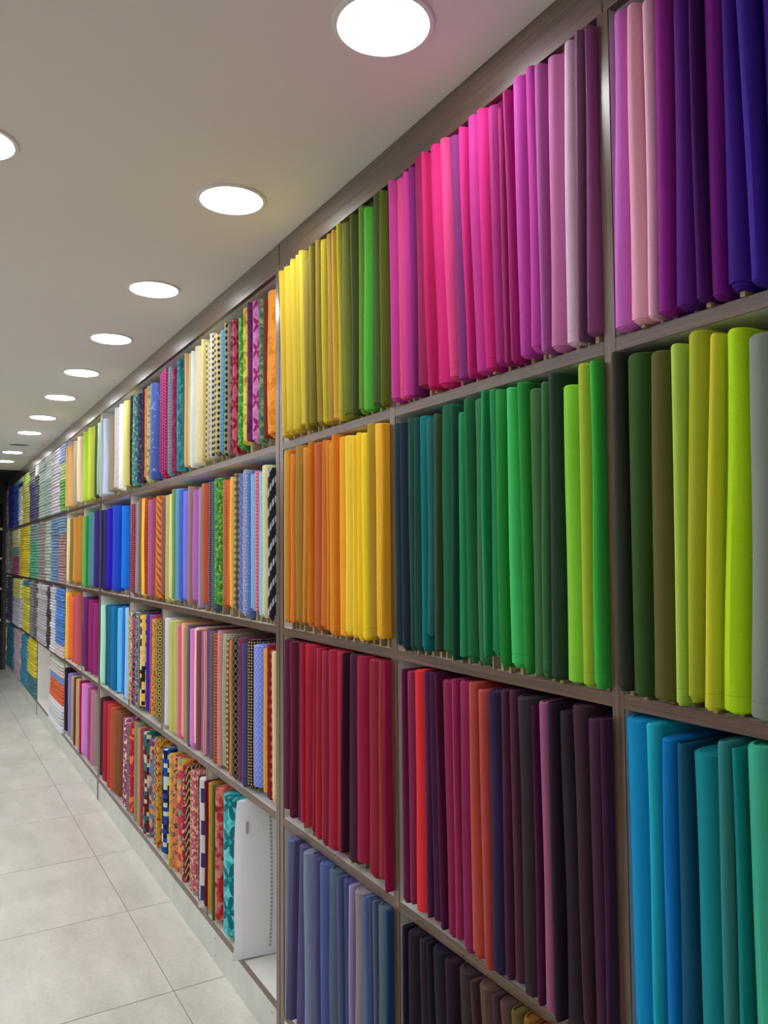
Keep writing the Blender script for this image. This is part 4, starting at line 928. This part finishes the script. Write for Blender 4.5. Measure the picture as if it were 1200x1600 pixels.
# ------------------------------------------------------------------ folded packets in the far units
k = NT('folded_cloth'); pn = k.n('TexCoord').outputs['Object']; oi = k.n('ObjectInfo')
rv = k.n('CombineXYZ'); k.put(rv.inputs[0], k.math('MULTIPLY', oi.outputs['Random'], 31.))
pv = k.vadd(k.vmul(pn, (3, 7, 2.2)), rv.outputs[0])
nz = k.noise(pv, 1.6, 3, .6)
col = k.mix(k.mapr(nz, .56, .7, 0, .3), oi.outputs['Color'], (.75, .75, .76, 1)); col = k.mix(k.mapr(nz, .4, .28, 0, .35), col, (.03, .03, .035, 1))
k.bump(nz, .3, .01)
M_PACK = k.set(col, .45, .4)
def packet_mesh():
    prof = []
    for l in range(2):
        b = l*.5
        for t in range(7):
            a = -math.pi/2+math.pi*t/6
            prof.append((-.5+.05-.05*math.cos(a), b+.25+.235*math.sin(a)))
    prof = [(.5, .0)]+[(p[0], p[1]) for p in prof]+[(.5, .97)]
    v = []; fc = []; n = len(prof)
    ys = [(-.5, .05), (-.485, .012), (-.2, 0), (.2, 0), (.485, .012), (.5, .05)]
    for y, ins in ys:
        for x, z in prof: v.append((x+(ins*1.2 if x < 0 else 0), y, .5+(z-.5)*(1-ins*1.5)))
    for q in range(len(ys)-1):
        for i in range(n): fc.append((q*n+i, (q+1)*n+i, (q+1)*n+(i+1) % n, q*n+(i+1) % n))
    fc.append(tuple(range(n))); fc.append(tuple((len(ys)-1)*n+i for i in range(n-1, -1, -1)))
    return v, fc
pk0 = fixn(mesh_obj('fabric_packet', *packet_mesh(), M_PACK, None, True, 1.0)); pm = pk0.data; bpy.data.objects.remove(pk0)
PK = [
(0, 7.345, 7.65, [(3, '9cb0dc', 'pale blue'), (3, 'b6d08a', 'pale green'), (5, '6cae40', 'green')]),
(0, 7.66, 8.18, [(10, 'd2c8d6', 'mauve-white')]),
(0, 8.19, 8.62, [(4, 'd8e8e2', 'minty white'), (6, 'a4b8ae', 'grey-green')]),
(0, 8.63, 9.15, [(10, 'b0c0b4', 'pale sage')]),
(0, 9.24, 9.48, [(2, 'e8e8ec', 'white'), (8, '50505f', 'charcoal')]),
(0, 9.49, 10.03, [(3, '7a8080', 'grey'), (7, '40407c', 'dull navy')]),
(0, 10.07, 10.74, [(2, 'b4d25a', 'lime'), (8, 'beba60', 'olive cream')]),
(0, 10.75, 11.19, [(1, 'f0f0f0', 'white'), (1, '2c3478', 'navy'), (8, 'ecebe4', 'off-white')]),
(0, 11.2, 11.8, [(1, '5cb8e0', 'light blue'), (8, '2466c0', 'blue')]),
(0, 11.82, 12.66, [(10, '2424ae', 'royal blue')]),
(0, 12.67, 12.87, [(9, 'b8aec2', 'greyish lilac')]),
(1, 7.345, 7.70, [(3, '7494ae', 'steel blue'), (9, 'ac8482', 'rosy brown')]),
(1, 7.71, 8.15, [(11, '668aae', 'dusty blue')]),
(1, 8.16, 8.56, [(9, 'b0c0b4', 'pale sage')]),
(1, 8.57, 9.15, [(10, '988c86', 'taupe')]),
(1, 9.24, 9.93, [(3, '769494', 'grey teal'), (7, '50a484', 'jade')]),
(1, 9.97, 10.47, [(11, 'dcc82c', 'yellow')]),
(1, 10.49, 11.0, [(11, 'd4be2a', 'deep yellow')]),
(1, 11.04, 11.95, [(4, 'e2dcb0', 'cream'), (2, '8898a8', 'grey blue'), (4, '9c4a84', 'magenta')]),
(1, 11.97, 12.3, [(8, '748856', 'sage green')]),
(1, 12.32, 12.87, [(10, 'bcb2c6', 'pale lavender')]),
(2, 7.345, 7.80, [(9, '4684d2', 'bright blue'), (2, 'd8c8c8', 'pinkish white')]),
(2, 7.81, 8.15, [(11, 'd4d4dc', 'grey-white')]),
(2, 8.185, 8.39, [(12, '34303a', 'black')]),
(2, 8.40, 9.15, [(12, 'bcb8c0', 'silver grey')]),
(2, 9.24, 9.50, [(9, '666a70', 'dark grey')]),
(2, 9.51, 9.84, [(9, '86868c', 'mid grey')]),
(2, 9.88, 10.55, [(1, '2c7890', 'teal'), (8, 'd0cc2c', 'yellow-green')]),
(2, 10.78, 11.75, [(4, 'dcdc80', 'pale yellow'), (6, 'c0c0cc', 'silver')]),
(2, 11.80, 12.70, [(8, '4a4468', 'dark violet')]),
(3, 7.345, 8.15, [(1, 'bcc4b4', 'grey-green'), (1, 'd8ccca', 'pinkish white'), (1, '7898d8', 'light blue'), (3, 'd85c28', 'orange'), (4, 'dcdce2', 'white')]),
(3, 9.24, 9.96, [(5, 'd0c030', 'mustard yellow'), (3, '3c7880', 'dark teal')]),
(3, 10.0, 10.70, [(7, '348aaa', 'teal blue')]),
(3, 10.74, 11.52, [(9, 'c8aebc', 'pinkish grey')]),
(3, 11.6, 12.6, [(9, '22707e', 'dark teal')]),
]
ROWN = ['top', 'second', 'third', 'bottom']; rr = random.Random(11); cnt = {}
for row, ya, yb, segs in PK:
    cnt[row] = cnt.get(row, 0)+1
    n = sum(s[0] for s in segs); H = (CE[row]-SH[row])*(.97 if row < 3 else .95); h = H/n
    i = 0
    for c, colr, cn in segs:
        for q in range(c):
            z = SH[row]+H-(i+1)*h; i += 1
            hh = h*.985; dpt = rr.uniform(.25, .28); wid = (yb-ya)*rr.uniform(.93, .985)
            o = bpy.data.objects.new('fabric_packet', pm); C.objects.link(o)
            o.scale = (dpt, wid, hh); o.location = (D+rr.uniform(-.030, -.016)+dpt/2, (ya+yb)/2+rr.uniform(-.004, .004), z)
            jit = rr.uniform(.88, 1.1); cc = rgb(colr); o.color = (min(1, cc[0]*jit), min(1, cc[1]*jit), min(1, cc[2]*jit), 1)
            tag(o, '%s folded fabric packet, %s from top, %s stack beyond the bolts, %s row' % (cn, ordw(i), ordw(cnt[row]), ROWN[row]), 'fabric packet', 'folded packets on the far shelves')

# ------------------------------------------------------------------ dark cross shelf at the far end
fu = tag(empty('end_shelving', (0, 13.1, 0)), 'dark shelving across the far end of the aisle with pale shelf edges', 'shelving unit')
def fb(*a, **kw): o = box(*a, **kw); kids(fu, o); return o
FX = [-1.95, -1.2, -.45, .30, 1.05]
for x in FX: fb('upright', x-.013, x+.013, 13.1, 13.5, 0, ZC-.002, M_DARK)
FZ = [.10, .757, 1.228, 1.681, 2.126]
for a, b in zip(FX, FX[1:]):
    for z in FZ:
        s = fb('shelf', a+.0135, b-.0135, 13.106, 13.5, z-.03, z, M_WHITE if z > .2 else M_DARK)
    fb('kick_board', a+.0135, b-.0135, 13.1, 13.118, 0, .069, M_BLACK)
    fb('top_panel', a+.0135, b-.0135, 13.1, 13.118, 2.50, ZC-.002, M_DARK)
fb('back_panel', FX[0], FX[-1], 13.5, 13.51, 0, ZC-.002, M_DARK)
stk = [(2.126, 4, '241c22', 'dark brown'), (1.681, 5, '20262c', 'blackish'), (1.228, 4, '2c1e24', 'dark maroon'), (.757, 6, '6a5a44', 'brown'), (.10, 5, '8a8890', 'grey')]
for z, n, colr, cn in stk:
    h = .30/n
    for ci, (a, b) in enumerate(((.33, .67), (.70, 1.03))):
        for q in range(n):
            o = bpy.data.objects.new('fabric_packet', pm); C.objects.link(o)
            o.rotation_euler = (0, 0, math.pi/2); o.scale = (.26, (b-a)*.97, h*.985); o.location = ((a+b)/2, 13.12+.13+rr.uniform(0, .01), z+q*h)
            cc = rgb(colr); jit = rr.uniform(.8, 1.2); o.color = (cc[0]*jit, cc[1]*jit, cc[2]*jit, 1)
            tag(o, '%s folded packet, %s from bottom of the %s stack on the far end shelf' % (cn, ordw(q+1), 'right-hand' if ci else 'left-hand'), 'fabric packet', 'packets on the end shelving')
